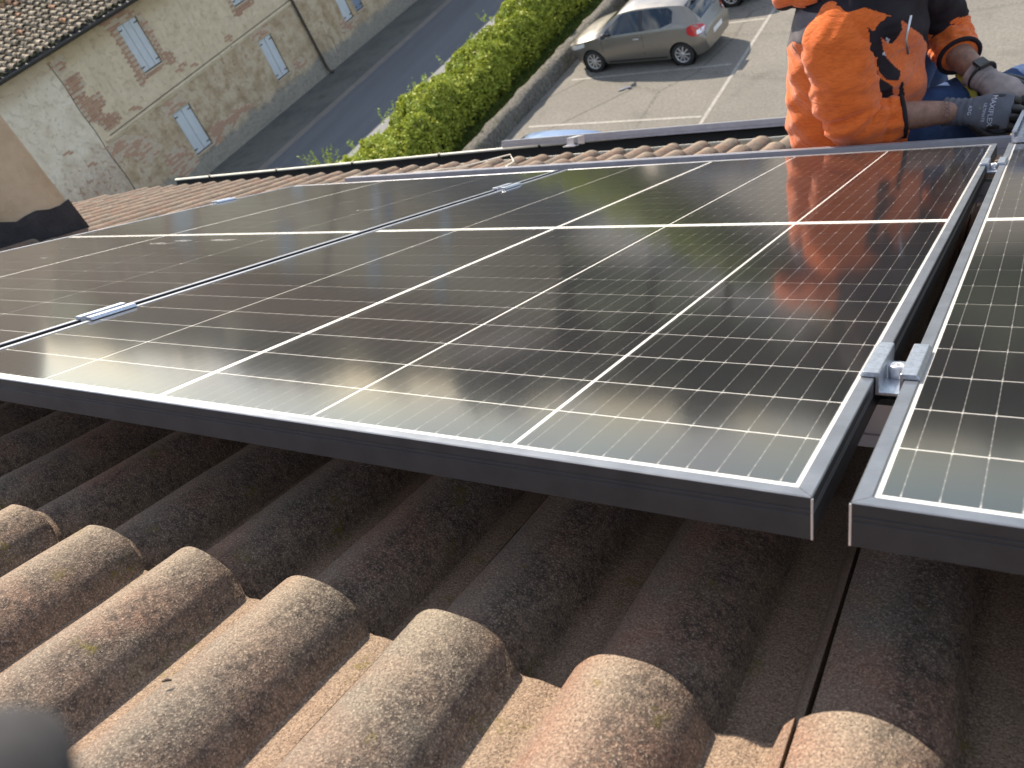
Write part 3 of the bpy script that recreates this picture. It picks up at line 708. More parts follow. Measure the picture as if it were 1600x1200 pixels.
# string course with the dark joint above it
mb = MB(); mb.extrude([(0, -.05), (.035, -.05), (.05, 0), (.035, .03), (0, .05)], (0, -8.9, 2.545), (0, 16, 2.93), (1, 0, 0), (0, 0, 1)); mb.build('string_course', M['plaster'], bl)
mb = MB(); mb.ring_tube([(.02, -8.7, 2.62), (.02, 16, 3.0)], .012, 6); mb.build('cable_run', M['old_cable'], bl)
mb = MB()
pts = [(-9.01, 4.95), (-8.98, 4.3), (-9.03, 3.6), (-9.0, 2.9), (-9.04, 2.2), (-9.0, 1.5), (-9.04, .9)]
mb.ring_tube([(.004, a, b) for a, b in pts], .012, 5); mb.build('settlement_crack', M['pipe_brown'], bl)
# downpipe
mb = MB(); mb.ring_tube([(.42, -.33, 5.12), (.10, -.27, 4.9), (.09, -.20, 2.75), (.09, -.08, .22), (.14, -.06, .08), (.26, -.02, .05)], .048, 10); dp = mb.build('downpipe', M['pipe_brown'], bl)
mb = MB(); [mb.lathe([(.052, -.02), (.06, -.02), (.06, .02), (.052, .02)], 12, c=(.09, -.08-.12*(z-.22)/2.5, z)) for z in (.6, 2.2, 4.2)]; mb.build('pipe_collar', M['pipe_brown'], dp)
# eaves, gutter and the barrel tile roof
mb = MB(); mb.extrude([(0, 5.18), (.46, 5.18), (.46, 5.24), (0, 5.30)], (0, -17.2, 0), (0, 16.2, 0), (1, 0, 0), (0, 0, 1)); mb.build('soffit', M['eave_dark'], bl)
gp = [(.52-.075*math.cos(math.pi*k/8), 5.28-.075*math.sin(math.pi*k/8)) for k in range(9)]; gi = [(.52-.068*math.cos(math.pi*k/8), 5.28-.068*math.sin(math.pi*k/8)) for k in range(8, -1, -1)]
mb = MB(); mb.extrude(gp+gi, (0, -17.3, 0), (0, 16.3, 0), (1, 0, 0), (0, 0, 1), smooth=True); mb.build('gutter', M['eave_dark'], bl)
mb = MB()
for y in np.arange(-17, 16, .9): mb.box((.52, y, 5.285), (.17, .025, .012))
o = mb.build('gutter_straps', M['alu'], bl); o['kind'] = 'stuff'
SL = math.tan(R_(17)); ca, sa = math.cos(R_(17)), math.sin(R_(17))
mb = MB(); mb.extrude([(.40, 5.27), (-4.5, 5.27+4.9*SL), (-9.4, 5.27), (-9.4, 5.15), (-4.5, 5.15+4.9*SL), (.40, 5.15)], (0, -17.2, 0), (0, 16.2, 0), (1, 0, 0), (0, 0, 1)); mb.build('roof', M['eave_dark'], bl)  # dark slab colour paints the shade in the pans between cover tiles
def barrel(up=True):
    v = []; n = 8; L = .42
    for j, (y, r) in enumerate(((0, .088), (L, .070))):
        for k in range(n+1):
            a = math.pi*k/n
            v.append((-y, -r*math.cos(a), (r*math.sin(a) if up else -r*math.sin(a)*.7) - (.0 if up else 0)))
    f = [(k, k+1, n+2+k, n+1+k) for k in range(n)]; b = len(v)
    v += [(x, y*.84, z*.84) for x, y, z in v[:n+1]]; f += [(k+1, k, b+k, b+k+1) for k in range(n)]
    me = bpy.data.meshes.new('barrel_tile'); me.from_pydata(v, [], f); me.update(); me.materials.append(M['barrel']); return me
bt = barrel(); bverts = [Vector(v.co) for v in bt.vertices]; bfs = [tuple(p.vertices) for p in bt.polygons]; bs = MB(); cnt = 0
RT = Matrix.Rotation(R_(17), 4, 'Y')
for r in range(16):
    for q in range(-72, 50):
        y = q*.228 + random.uniform(-.012, .012); x = .50 - r*.305*ca + random.uniform(-.085, .02) - (q % 2)*.05; z = 5.30 + (r*.305)*sa + .035
        mt = Matrix.Translation((x, y, z + random.uniform(-.008, .008))) @ RT @ Matrix.Rotation(random.uniform(-.06, .06), 4, 'Z') @ Matrix.Rotation(R_(-7), 4, 'Y')
        if y < -3.2 and y > -12.5 and r < 12 and cnt < 298 and (y > -11.0 + r*.0) and (-y > 4.4 - 0 + r*.0):
            o = bpy.data.objects.new('cover_tile', bt); COL.objects.link(o); o.parent = bl; o.matrix_local = mt; cnt += 1
        else: bs.add([mt @ v for v in bverts], bfs, 0, True)
o = bs.build('cover_tile', M['barrel'], bl, fixn=False); o['kind'] = 'stuff'; o.name = 'cover_tile_rest'
# moss cushions along the eaves
def blob_mesh(name, n, r, mat, spread):
    mb = MB(); return mb
mb = MB()
for k in range(420):
    y = random.uniform(-16, 6); x = .44+random.uniform(-.09, .04); r = random.uniform(.02, .055)
    mb.lathe([(0, -r*.5), (r, 0), (r*.7, r*.55), (0, r*.8)], 6, c=(x, y, 5.33))
o = mb.build('moss', M['moss'], bl); o['kind'] = 'stuff'

# ------------------------------------------------------------------ foliage
def leaf_mat(name, c1, c2, c3):
    t = NT(name); g = t.node('ShaderNodeNewGeometry').outputs['Random Per Island']; c = t.coord(); n = t.noise(c, .9, 3)
    col = t.ramp(g, [(0, c1), (.5, c2), (1, c3)]); col = t.mix(t.ramp(n, [(.4, .0), (.7, .45)]), col, c1)
    t.fin(col, .6, spec=.25); t.b.inputs['Subsurface Weight'].default_value = 0
    tr = t.node('ShaderNodeBsdfTranslucent'); t.l.new(col, tr.inputs[0]); m = t.node('ShaderNodeMixShader'); m.inputs[0].default_value = .2
    t.l.new(t.b.outputs[0], m.inputs[1]); t.l.new(tr.outputs[0], m.inputs[2]); t.l.new(m.outputs[0], t.out.inputs[0]); M[name] = t.mat
leaf_mat('hedge_leaf', (.19, .24, .03), (.34, .39, .05), (.50, .54, .09))
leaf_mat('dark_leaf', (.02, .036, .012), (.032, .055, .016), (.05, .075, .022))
leaf_mat('shoot_leaf', (.20, .28, .05), (.30, .40, .06), (.42, .52, .11))
leaf_mat('grass', (.06, .11, .015), (.12, .17, .03), (.20, .22, .06))
leaf_mat('straw', (.16, .12, .07), (.22, .17, .10), (.30, .24, .15))
simple('bark', (.09, .07, .05), .9)
def leaves(name, cen, size, mat, parent=None, asp=.55, up=.3):
    n = len(cen); a = rng.normal(size=(n, 3)); a[:, 2] += up; a /= np.linalg.norm(a, axis=1)[:, None]
    b = rng.normal(size=(n, 3)); b -= a*(a*b).sum(1)[:, None]; b /= np.linalg.norm(b, axis=1)[:, None]
    s = (size*rng.uniform(.6, 1.4, n))[:, None]; c = np.cross(a, b)
    v = np.stack([cen-b*s, cen+c*s*asp-a*s*.15, cen+b*s, cen-c*s*asp-a*s*.15], 1).reshape(-1, 3)
    me = fast_mesh(name, v, np.arange(4*n).reshape(n, 4)); return link(name, me, mat, parent)
def vn(x, seed=0):   # cheap smooth value noise in 3-D
    p = np.asarray(x, float); o = 0
    for k, (f, a) in enumerate(((1, 1), (2.1, .55), (4.3, .3))):
        q = p*f+seed+k*7.7; o = o+a*(np.sin(q[..., 0]*1.7+np.sin(q[..., 1]*1.3))*np.cos(q[..., 1]*1.9+np.sin(q[..., 2]*2.1))+.5*np.sin(q[..., 2]*2.7+q[..., 0]))
    return o/2.2
hg = empty('hedge', (-13.3, 20, GZ)); tag(hg, 'long overgrown green hedge between the road and the parking lot', 'hedge')
def hedge():
    n = 150000; y = rng.uniform(6, 46, n); ang = rng.uniform(-.12, math.pi+.12, n)
    base = np.stack([np.cos(ang)*1.2, y*1.0, np.sin(ang)*1.2], 1)
    lump = vn(base*np.array([1, 1.1, 1]), 3)
    w = .80*(1+.36*lump); h = 1.26*(1+.30*lump)+.10*np.sin(y*.9)
    # the hedge body stands nearly upright: squarish section
    ce = np.sign(np.cos(ang))*np.abs(np.cos(ang))**.62; se = np.maximum(np.sin(ang), -.1); se = np.sign(se)*np.abs(se)**.62
    dep = 1-np.abs(rng.normal(0, .085, n)); cx = -12.72 + (y-17)*.034
    p = np.stack([cx+ce*w*dep, y, GZ+.02+se*h*dep], 1)
    keep = (vn(p*3.2, 9) > -.62) | (rng.random(n) < .25)
    p = p[keep]; br = vn(p*np.array([1.3, .9, 1.3]), 21) > .95
    leaves('foliage', p[~br], .055, M['hedge_leaf'], hg)['kind'] = 'stuff'
    leaves('dry_twigs', p[br][::2], .05, M['straw'], hg, .2)['kind'] = 'stuff'
    # dark shell added inside to stand in for the shade between leaves
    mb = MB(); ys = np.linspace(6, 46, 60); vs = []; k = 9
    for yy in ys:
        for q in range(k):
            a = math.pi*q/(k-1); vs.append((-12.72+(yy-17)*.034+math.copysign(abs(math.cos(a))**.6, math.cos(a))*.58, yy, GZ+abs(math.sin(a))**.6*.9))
    mb.add(vs, [(i*k+q, i*k+q+1, (i+1)*k+q+1, (i+1)*k+q) for i in range(59) for q in range(k-1)], 0, True); mb.build('shade_core', M['dark_leaf'], hg)
    n = 5200; cy = rng.uniform(6, 46, 200); cyy = np.repeat(cy, 26); t = np.tile(np.linspace(0, 1, 26), 200)
    cxx = np.repeat(-12.75+rng.uniform(-.7, .65, 200), 26)+(cyy-17)*.032; dx = np.repeat(rng.normal(0, .13, 200), 26); dy = np.repeat(rng.normal(0, .13, 200), 26)
    pz = GZ+1.32+t*np.repeat(rng.uniform(.15, .42, 200), 26)
    p = np.stack([cxx+dx*t, cyy+dy*t, pz], 1)+rng.normal(0, .03, (n, 3)); leaves('young_shoots', p, .035, M['shoot_leaf'], hg, .35, .8)['kind'] = 'stuff'
hedge()
for o in hg.children: o.location = -Vector(hg.location)
def spray(loc, n, h, spread, label, nl=60):
    o = empty('roadside_shrub', loc); tag(o, label, 'shrub'); P = []; mb = MB()
    for k in range(n):
        a = rng.uniform(0, 6.28); l = rng.uniform(.5, 1)*h; sx, sy = math.cos(a)*spread*rng.uniform(.3, 1), math.sin(a)*spread*rng.uniform(.3, 1)
        t = np.linspace(.1, 1, nl); q = np.stack([sx*t**1.2, sy*t**1.2, l*t], 1); P.append(q+rng.normal(0, .022, q.shape)*(1.3-t)[:, None]*1.6)
        mb.ring_tube([(0, 0, 0), (sx*.45, sy*.45, l*.5), (sx, sy, l)], [.008, .006, .003], 4)
    leaves('foliage', np.concatenate(P), .034, M['shoot_leaf'], o, .4, .6)['kind'] = 'stuff'; mb.build('stems', M['bark'], o)
spray((-15.15, 14.45, GZ+.02), 26, 1.25, .55, 'bright green shrub with long upright shoots at the road edge behind the gutter')
spray((-16.5, 13.2, GZ+.02), 16, .9, .4, 'small round bright green shrub farthest left behind the gutter')
spray((-14.6, 15.1, GZ+.02), 20, .5, .5, 'low bright weeds growing on the pale verge')
def grass():
    n = 70000; y = rng.uniform(7, 40, n); cx0 = -12.92+(y-17)*.032+.5; cx1 = np.array([lx(*KL, q) for q in y[:1]])[0] + (y-y[0])/math.tan(R_(86.2))
    x = cx0 + (cx1+.05-cx0)*rng.random(n); p = np.stack([x, y, np.full(n, GZ+.05)], 1); p[:, 2] += rng.random(n)*.07
    o = leaves('grass', p, .045, M['grass'], None, .16, .1); o['kind'] = 'stuff'; o['label'] = 'green grass strip between hedge and kerb wall'
    m = 900; y = rng.uniform(7, 40, m); x = -13.2+(y-17)*.032+1.2+rng.random(m)*.5
    o.data.materials.append(M['straw'])
grass()
def tree_mesh(k):
    r = np.random.default_rng(k); H = 1.0; n = 2600; cl = r.normal(size=(26, 3)); cl /= np.linalg.norm(cl, axis=1)[:, None]; cl = cl*r.uniform(.35, .8, (26, 1))*np.array([.34, .34, .36])+[0, 0, .6]
    idx = r.integers(0, 26, n); d = r.normal(size=(n, 3)); d /= np.linalg.norm(d, axis=1)[:, None]; p = cl[idx]+d*r.uniform(.09, .15, (n, 1))
    a = r.normal(size=(n, 3)); a /= np.linalg.norm(a, axis=1)[:, None]; b = np.cross(a, r.normal(size=(n, 3))); b /= np.linalg.norm(b, axis=1)[:, None]; c = np.cross(a, b); s = r.uniform(.02, .04, (n, 1))
    v = np.stack([p-b*s, p+c*s*.7, p+b*s, p-c*s*.7], 1).reshape(-1, 3); me = fast_mesh('crown', v, np.arange(4*n).reshape(n, 4)); me.materials.append(M['dark_leaf'])
    mb = MB(); mb.ring_tube([(0, 0, 0), (.01, 0, .3), (0, .01, .62)], [.03, .022, .008], 7)
    for q in range(5): mb.ring_tube([(0, 0, .3+.05*q), tuple(cl[q])], [.012, .004], 5)
    tm = mb.mesh('trunk'); tm.materials.append(M['bark']); return me, tm
TR = [tree_mesh(k) for k in range(3)]
ti = 0; desc = ['broad', 'slender', 'spreading']
for (x, y, h) in [(-34, 58, 10), (-27, 52, 9), (-20, 50, 8.6), (-14, 47, 8.8), (-9, 52, 9.2), (-3, 48, 8.6), (3, 50, 9), (9, 47, 8.8), (15, 52, 9.6), (-42, 66, 11), (-50, 60, 10), (-24, 75, 10.5), (-12, 80, 10), (0, 78, 10), (12, 76, 10.5), (-62, 62, 10.5), (-75, 70, 11), (-90, 80, 11), (-60, 45, 9), (-75, 50, 9.6)]:
    me, tm = TR[ti % 3]; t = empty('tree', (x, y, GZ), (0, 0, ti*1.3)); s = h/1.0*.98; t.scale = (s*1.15, s*1.15, s)
    tag(t, 'dark green tree beyond the parking lot, out of the frame', 'tree', 'trees beyond the parking lot'); link('crown', me, None, t); link('trunk', tm, None, t); ti += 1
for k, (x, y, w, h) in enumerate([(-200, 260, 260, 9), (60, 320, 300, 10), (-420, 200, 260, 10)]):
    n = 9000; p = np.stack([x+rng.uniform(-w/2, w/2, n), y+rng.uniform(-14, 14, n), GZ+rng.random(n)**.8*h*(.75+.25*np.sin(rng.uniform(0, 1, n)*0+k))], 1)
    hh = h*(.72+.28*vn(np.stack([p[:, 0]*.05, p[:, 1]*.02, p[:, 0]*0], 1), k)); p[:, 2] = GZ+(p[:, 2]-GZ)/h*hh
    o = leaves('distant_wood', p, 1.3, M['dark_leaf'], None, .8); o['kind'] = 'stuff'; o['label'] = 'far wood on the horizon'
# ------------------------------------------------------------------ cars
def paint(name, col, metal=.6, rough=.32):
    t = NT(name); c = t.coord(); n = t.noise(c, 3, 4, .6)
    t.fin(t.mix(t.math('MULTIPLY', n, .25), col, tuple(x*.8 for x in col)), t.ramp(n, [(.3, rough-.04), (.7, rough+.08)]), metal, .5, .6, .08); M[name] = t.mat
paint('paint_greige', (.235, .218, .19)); paint('paint_taupe', (.10, .085, .07)); paint('paint_sky_reflection', (.10, .16, .27))  # the blue grey body colour stands in for glass reflecting the sky
t = NT('car_glass'); t.fin((.012, .016, .018), .04, 0, .9); M['car_glass'] = t.mat
t = NT('tail_red'); t.fin((.45, .02, .015), .15, 0, .6, .8, .05); M['tail_red'] = t.mat
t = NT('lamp_clear'); t.fin((.72, .72, .72), .12, .2, .6, 1, .05); M['lamp_clear'] = t.mat
simple('rim', (.50, .50, .50), .35, .5, .05)
simple('car_plastic', (.03, .03, .032), .6)
ST = np.array([   # x, sill half width, mid half width, belt half width, belt z, roof half width, roof edge z, roof centre z, under z
 [0.00, .40, .52, .50, .60, .35, .66, .68, .30], [0.10, .58, .66, .63, .69, .48, .76, .78, .22], [0.35, .72, .79, .76, .79, .60, .86, .89, .19],
 [0.80, .80, .85, .82, .88, .66, .95, .99, .18], [1.02, .81, .855, .825, .92, .69, 1.00, 1.04, .18], [1.40, .82, .86, .82, .94, .655, 1.24, 1.27, .18],
 [1.72, .82, .86, .82, .95, .60, 1.405, 1.44, .18], [2.10, .82, .86, .82, .965, .585, 1.45, 1.488, .18], [2.60, .82, .86, .82, .985, .575, 1.455, 1.49, .18],
 [3.10, .82, .86, .82, 1.01, .56, 1.435, 1.465, .18], [3.45, .81, .86, .815, 1.03, .54, 1.40, 1.425, .20], [3.62, .80, .85, .80, 1.04, .53, 1.33, 1.35, .21],
 [3.80, .78, .83, .765, .99, .56, 1.10, 1.12, .22], [3.93, .74, .79, .70, .86, .55, .93, .95, .25], [4.03, .62, .68, .60, .58, .45, .66, .68, .34]])
def sec(x):
    r = [float(np.interp(x, ST[:, 0], ST[:, k])) for k in range(9)]; return r
def smooth_table():
    xs = np.linspace(0, 4.03, 82); k = np.ones(5)/5; out = [xs]
    for c in range(1, 9):
        v = np.interp(xs, ST[:, 0], ST[:, c]); pv = np.pad(v, 2, mode='edge'); out.append(np.convolve(pv, k, 'valid'))
    return np.stack(out, 1)
TB = smooth_table()
def sec2(x): return [float(np.interp(x, TB[:, 0], TB[:, k])) for k in range(9)]
def side_y(x, z):     # half width of the body at height z
    _, sw, mw, bw, bz, rw, rz, cz, uz = sec2(x)
    zs = [uz, uz+.10, .52, .70, bz, rz]; ys = [sw-.06, sw, mw, mw*.995, bw, rw]
    zz = np.array(zs); 
    for i in range(1, 6): zz[i] = max(zz[i], zz[i-1]+.004)
    return float(np.interp(z, zz, ys))
def top_z(x, y):
    _, sw, mw, bw, bz, rw, rz, cz, uz = sec2(x); q = min(1, abs(y)/rw); return cz-(cz-rz)*q**2.4
def car_meshes():
    xs = np.linspace(0, 4.03, 70); ring = None; vs = []; N = 0
    for x in xs:
        _, sw, mw, bw, bz, rw, rz, cz, uz = sec2(x); half = []
        zs = list(np.linspace(uz, bz, 9))+list(np.linspace(bz, rz, 6))[1:]
        half = [(0, uz-.02)]+[(side_y(x, z), z) for z in zs]+[(rw*q, top_z(x, rw*q)) for q in (.92, .8, .6, .3, 0)]
        full = half + [(-a, b) for a, b in half[-2:0:-1]]; N = len(full)
        vs += [(x, a, b) for a, b in full]
    f = [(i*N+k, (i+1)*N+k, (i+1)*N+(k+1) % N, i*N+(k+1) % N) for i in range(len(xs)-1) for k in range(N)]
    f += [tuple(range(N)), tuple(range((len(xs)-1)*N, len(xs)*N))[::-1]]
    me = bpy.data.meshes.new('body'); me.from_pydata(vs, [], f); me.polygons.foreach_set('use_smooth', [True]*len(f)); me.update()
    bm = bmesh.new(); bm.from_mesh(me); bmesh.ops.recalc_face_normals(bm, faces=bm.faces); bm.to_mesh(me); bm.free(); return me
CB = car_meshes()
AX0, AX1, WR = .80, 3.375, .302
def cut_arches(me):
    o = link('tmp_body', me); cm = MB()
    for ax in (AX0, AX1):
        for sgn in (-1, 1): cm.lathe([(0, sgn*.55), (.345, sgn*.55), (.345, sgn*1.1), (0, sgn*1.1)], 36, axis='Y', c=(ax, 0, .30))
    c = cm.build('tmp_cut', M['black']); md = o.modifiers.new('b', 'BOOLEAN'); md.object = c; md.operation = 'DIFFERENCE'; md.solver = 'EXACT'
    bpy.context.view_layer.update(); dg = bpy.context.evaluated_depsgraph_get(); nm = bpy.data.meshes.new_from_object(o.evaluated_get(dg)); nm.name = 'body'
    bpy.data.objects.remove(o); bpy.data.objects.remove(c); return nm
CB = cut_arches(CB); CB.materials.clear()
def side_patch(mb, xs, zlo, zhi, sgn, off=.006, m=0, nz=5):
    vs = []
    for x in xs:
        a, b = zlo(x), zhi(x)
        for k in range(nz): z = a+(b-a)*k/(nz-1); vs.append((x, sgn*(side_y(x, z)+off), z+off*.3))
    mb.add(vs, [(i*nz+k, i*nz+k+1, (i+1)*nz+k+1, (i+1)*nz+k) for i in range(len(xs)-1) for k in range(nz-1)], m, True)
def top_patch(mb, xs, wfrac, off=.006, m=0, ny=9):
    vs = []
    for x in xs:
        rw = sec2(x)[5]*wfrac(x)
        for k in range(ny): y = -rw+2*rw*k/(ny-1); vs.append((x, y, top_z(x, y)+off))
    mb.add(vs, [(i*ny+k, i*ny+k+1, (i+1)*ny+k+1, (i+1)*ny+k) for i in range(len(xs)-1) for k in range(ny-1)], m, True)
def belt(x): return sec2(x)[4]+.012
def redge(x): return sec2(x)[6]-.028
def build_car(name, label, pm, loc, heading, rim_spokes=9):
    c = empty(name, loc, (0, 0, heading)); tag(c, label, 'car')
    body = link('body', CB.copy(), M[pm], c); body.data.polygons.foreach_set('use_smooth', [True]*len(body.data.polygons))
    try: body.data.set_sharp_from_angle(angle=R_(42))
    except Exception: pass
    for sgn in (-1, 1):
        mb = MB(); side_patch(mb, np.linspace(1.28, 2.30, 14), belt, lambda x: min(redge(x), belt(x)+max(.015, (x-1.12)*.62)), sgn); mb.build('side_window', M['car_glass'], c)
        mb = MB(); side_patch(mb, np.linspace(2.40, 3.22, 14), lambda x: belt(x)+max(0, (x-2.9))*.22, lambda x: redge(x)-max(0, (x-3.1))*.6, sgn); mb.build('side_window', M['car_glass'], c)
        mb = MB(); side_patch(mb, np.linspace(2.305, 2.395, 3), belt, redge, sgn, .004); mb.build('door_pillar', M['car_plastic'], c)
        mb = MB(); side_patch(mb, [2.362, 2.372], lambda x: .24, belt, sgn, .003); side_patch(mb, [1.155, 1.163], lambda x: .26, lambda x: belt(x)-.02, sgn, .003); side_patch(mb, list(np.linspace(1.16, 2.365, 8)), lambda x: .255, lambda x: .263, sgn, .003, 0, 2); mb.build('door_seam', M['black'], c)
        mb = MB(); side_patch(mb, np.linspace(2.12, 2.28, 4), lambda x: .80, lambda x: .828, sgn, .022, 0, 3); mb.build('door_handle', M['lamp_clear'], c)
        mb = MB(); side_patch(mb, np.linspace(3.60, 3.975, 12), lambda x: .73+.07*abs((x-3.80)/.19)**2, lambda x: 1.0-.11*abs((x-3.74)/.2)**2, sgn, .010); mb.build('tail_light', M['tail_red'], c)
        mb = MB(); side_patch(mb, np.linspace(3.84, 3.96, 5), lambda x: .765, lambda x: .86, sgn, .014); mb.build('reversing_light', M['lamp_clear'], c)
        mb = MB(); side_patch(mb, np.linspace(.13, .62, 9), lambda x: .60+.12*(x-.13)/.5, lambda x: .70+.12*(x-.13)/.5, sgn, .008); mb.build('headlight', M['lamp_clear'], c)
        mb = MB(); mb.ring_tube([(1.34, sgn*.80, .97), (1.33, sgn*.93, .99)], [.02, .02], 6); mb.lathe([(0, -.085), (.05, -.07), (.07, 0), (.05, .07), (0, .085)], 10, axis='Y', c=(1.33, sgn*.95, 1.01)); mb.build('mirror', M['car_plastic'], c)
        mb = MB(); side_patch(mb, np.linspace(1.25, 2.95, 8), lambda x: .235, lambda x: .285, sgn, .006, 0, 2); mb.build('sill_trim', M['car_plastic'], c)
        for ax in (AX0, AX1):
            w = MB(); y = sgn*.74; prof_ = [(.205, -.085), (.27, -.092), (.293, -.08), (WR, -.05), (WR, .05), (.293, .08), (.27, .092), (.205, .085)]
            w.lathe(prof_, 36, axis='Y', c=(0, 0, 0)); wo_ = w.build('wheel', M['rubber'], c, loc=(ax, y, WR))
            r = MB(); o_ = sgn*.078
            r.lathe([(.212, o_), (.195, o_), (.185, o_-sgn*.02)], 36, axis='Y'); r.lathe([(0, o_+sgn*.006), (.05, o_+sgn*.006), (.06, o_-sgn*.01)], 18, axis='Y')
            for q in range(rim_spokes):
                g = 2*math.pi*q/rim_spokes; rr = Matrix.Rotation(-g, 3, 'Y'); r.box(rr @ Vector((.12, o_-sgn*.006, 0)), (.15, .014, .036 if rim_spokes > 6 else .05), rot=rr)
            r.build('rim', M['rim'], wo_)
            d = MB(); d.lathe([(0, o_-sgn*.03), (.20, o_-sgn*.03)], 24, axis='Y'); d.build('brake_disc', M['car_plastic'], wo_)
            a = MB(); a.lathe([(.0, sgn*.56), (.352, sgn*.56), (.352, sgn*.80)], 30, axis='Y', c=(ax, 0, .30)); a.build('wheel_housing', M['black'], c)
    mb = MB(); top_patch(mb, np.linspace(1.08, 1.66, 10), lambda x: .95); mb.build('windscreen', M['car_glass'], c)
    mb = MB(); top_patch(mb, np.linspace(3.50, 3.86, 12), lambda x: .96-.10*max(0, x-3.7)/.16); mb.build('rear_window', M['car_glass'], c)
    mb = MB(); mb.box((4.025, 0, .60), (.02, .52, .115)); mb.build('number_plate', M['paint_white'], c)
    mb = MB(); mb.box((3.62, 0, 1.395), (.10, .5, .02)); mb.build('spoiler', M[pm], c)
    mb = MB(); mb.ring_tube([(1.9, 0, 1.47), (2.1, 0, 1.62)], .004, 5); mb.build('aerial', M['black'], c)
    mb = MB(); mb.box((3.98, 0, .36), (.09, 1.1, .10)); mb.box((.02, 0, .32), (.06, .8, .16)); mb.build('bumper_grille', M['car_plastic'], c)
    return c
def place(fw, hd):
    h = R_(hd); e = Vector((math.cos(h), math.sin(h), 0)); n = Vector((-math.sin(h), math.cos(h), 0))
    return Vector((fw[0], fw[1], GZ+.004)) + n*.80 - e*AX0
build_car('hatchback_car', 'silver beige three-door hatchback parked nose to the kerb wall', 'paint_greige', place((-9.427, 19.70), -5.9), R_(-5.9))
build_car('hatchback_car', 'dark taupe car at the top photo edge, only one wheel and its sill showing', 'paint_taupe', place((-9.12, 22.93), -5.0), R_(-5.0), 6)
build_car('hatchback_car', 'car just above the loose rail, body coloured blue grey like glass reflecting sky', 'paint_sky_reflection', place((-9.35, 12.65), -3.0), R_(-3.0))
mb = MB(); 
g = [(0, 0, 0), (.10, .02, .01), (.18, .09, 0), (.24, .05, .03), (.30, .12, .0), (.16, .16, .02), (.05, .10, .0)]
mb.add([(x*1.2, y*1.2, z+.012) for x, y, z in g], [tuple(range(7))]); mb.add([(x*1.2, y*1.2, 0) for x, y, z in g], [tuple(range(7))[::-1]])
simple('rag', (.13, .15, .19), .8); o = mb.build('litter', M['rag'], loc=(-8.35, 18.42, GZ+.006)); tag(o, 'small blue grey scrap lying on the asphalt beside the silver car', 'litter')
# ------------------------------------------------------------------ the worker
def mat_person():
    t = NT('orange_fleece'); c = t.coord()
    n = t.noise(t.mapping(c, scale=(1, 1, 5.5), rot=(0, .25, 0)), 55, 4, .7); n2 = t.noise(c, 9, 3)
    col = t.ramp(n, [(.30, (.48, .088, .018)), (.48, (.66, .135, .022)), (.7, (.76, .17, .032))]); col = t.mix(t.ramp(n2, [(.4, 0.0), (.7, .3)]), col, (.58, .11, .018))
    wv = t.noise(t.mapping(c, scale=(1, 1, 2.2)), 16, 4, .6, 1.5); t.bump(t.math('ADD', t.math('MULTIPLY', t.noise(c, 420, 3, .7), .12), wv), .42, .012); t.fin(col, .85, spec=.15); t.b.inputs['Sheen Weight'].default_value = .25; M['orange'] = t.mat
    t = NT('black_stretch'); c = t.coord(); t.bump(t.noise(c, 500, 3), .3, .001); t.fin(t.ramp(t.noise(c, 20, 3), [(.3, (.012, .010, .013)), (.7, (.024, .018, .024))]), .8, spec=.2); M['black_cloth'] = t.mat
    t = NT('grey_softshell'); c = t.coord(); t.fin(t.ramp(t.noise(c, 22, 4), [(.3, (.075, .065, .072)), (.7, (.13, .115, .12))]), .6, spec=.3); M['grey_cloth'] = t.mat
    t = NT('skin'); c = t.coord(); n = t.noise(c, 60, 5, .7); t.bump(t.noise(c, 300, 3), .25, .001)
    t.fin(t.ramp(n, [(.3, (.18, .10, .072)), (.7, (.30, .175, .125))]), .55, spec=.35); t.b.inputs['Subsurface Weight'].default_value = .08; t.b.inputs['Subsurface Radius'].default_value = (.01, .004, .002); M['skin'] = t.mat
    t = NT('denim'); c = t.coord(); w = t.noise(t.mapping(c, scale=(1, 1, 1)), 14, 5, .7); h = t.noise(c, 600, 2)
    t.bump(t.math('ADD', h, w), .4, .002); t.fin(t.ramp(w, [(.3, (.022, .045, .115)), (.6, (.045, .085, .19)), (.8, (.13, .19, .30))]), .85, spec=.2); M['denim'] = t.mat
    t = NT('glove_knit'); c = t.coord(); n = t.noise(c, 30, 4); w = t.node('ShaderNodeTexWave'); t.l.new(c, w.inputs[0]); w.inputs['Scale'].default_value = 160; t.bump(w.outputs['Fac'], .4, .0008)
    t.fin(t.ramp(n, [(.3, (.070, .078, .098)), (.7, (.115, .125, .15))]), .8); M['glove'] = t.mat
    t = NT('glove_knit_dusty'); c = t.coord(); n = t.noise(c, 22, 4); t.bump(t.noise(c, 200, 3), .4, .001)
    t.fin(t.ramp(n, [(.3, (.15, .13, .13)), (.7, (.34, .29, .27))]), .85); M['glove2'] = t.mat
    t = NT('nitrile_coating'); c = t.coord(); t.bump(t.noise(c, 250, 3), .4, .001); t.fin(t.ramp(t.noise(c, 40, 3), [(.4, (.010, .010, .011)), (.75, (.03, .028, .026))]), .5); M['coating'] = t.mat
    simple('waistband', (.50, .47, .55), .8); simple('hair', (.03, .02, .015), .8); simple('watch', (.05, .05, .05), .3, .5); simple('yellow', (.42, .45, .07), .7); simple('print_white', (.50, .52, .60), .8); simple('print_yellow', (.38, .32, .08), .8); simple('tattoo', (.11, .06, .052), .7); simple('piping', (.62, .34, .24), .6); simple('eye_white', (.7, .7, .68), .3)
mat_person()
hipw = Vector((.711, 2.019, -.940)); fa = math.atan2(-.310, .951)
pe = empty('person', hipw, (0, 0, fa)); tag(pe, 'worker in orange and black jacket and jeans sitting on the roof at the panel corner', 'person')
V = Vector
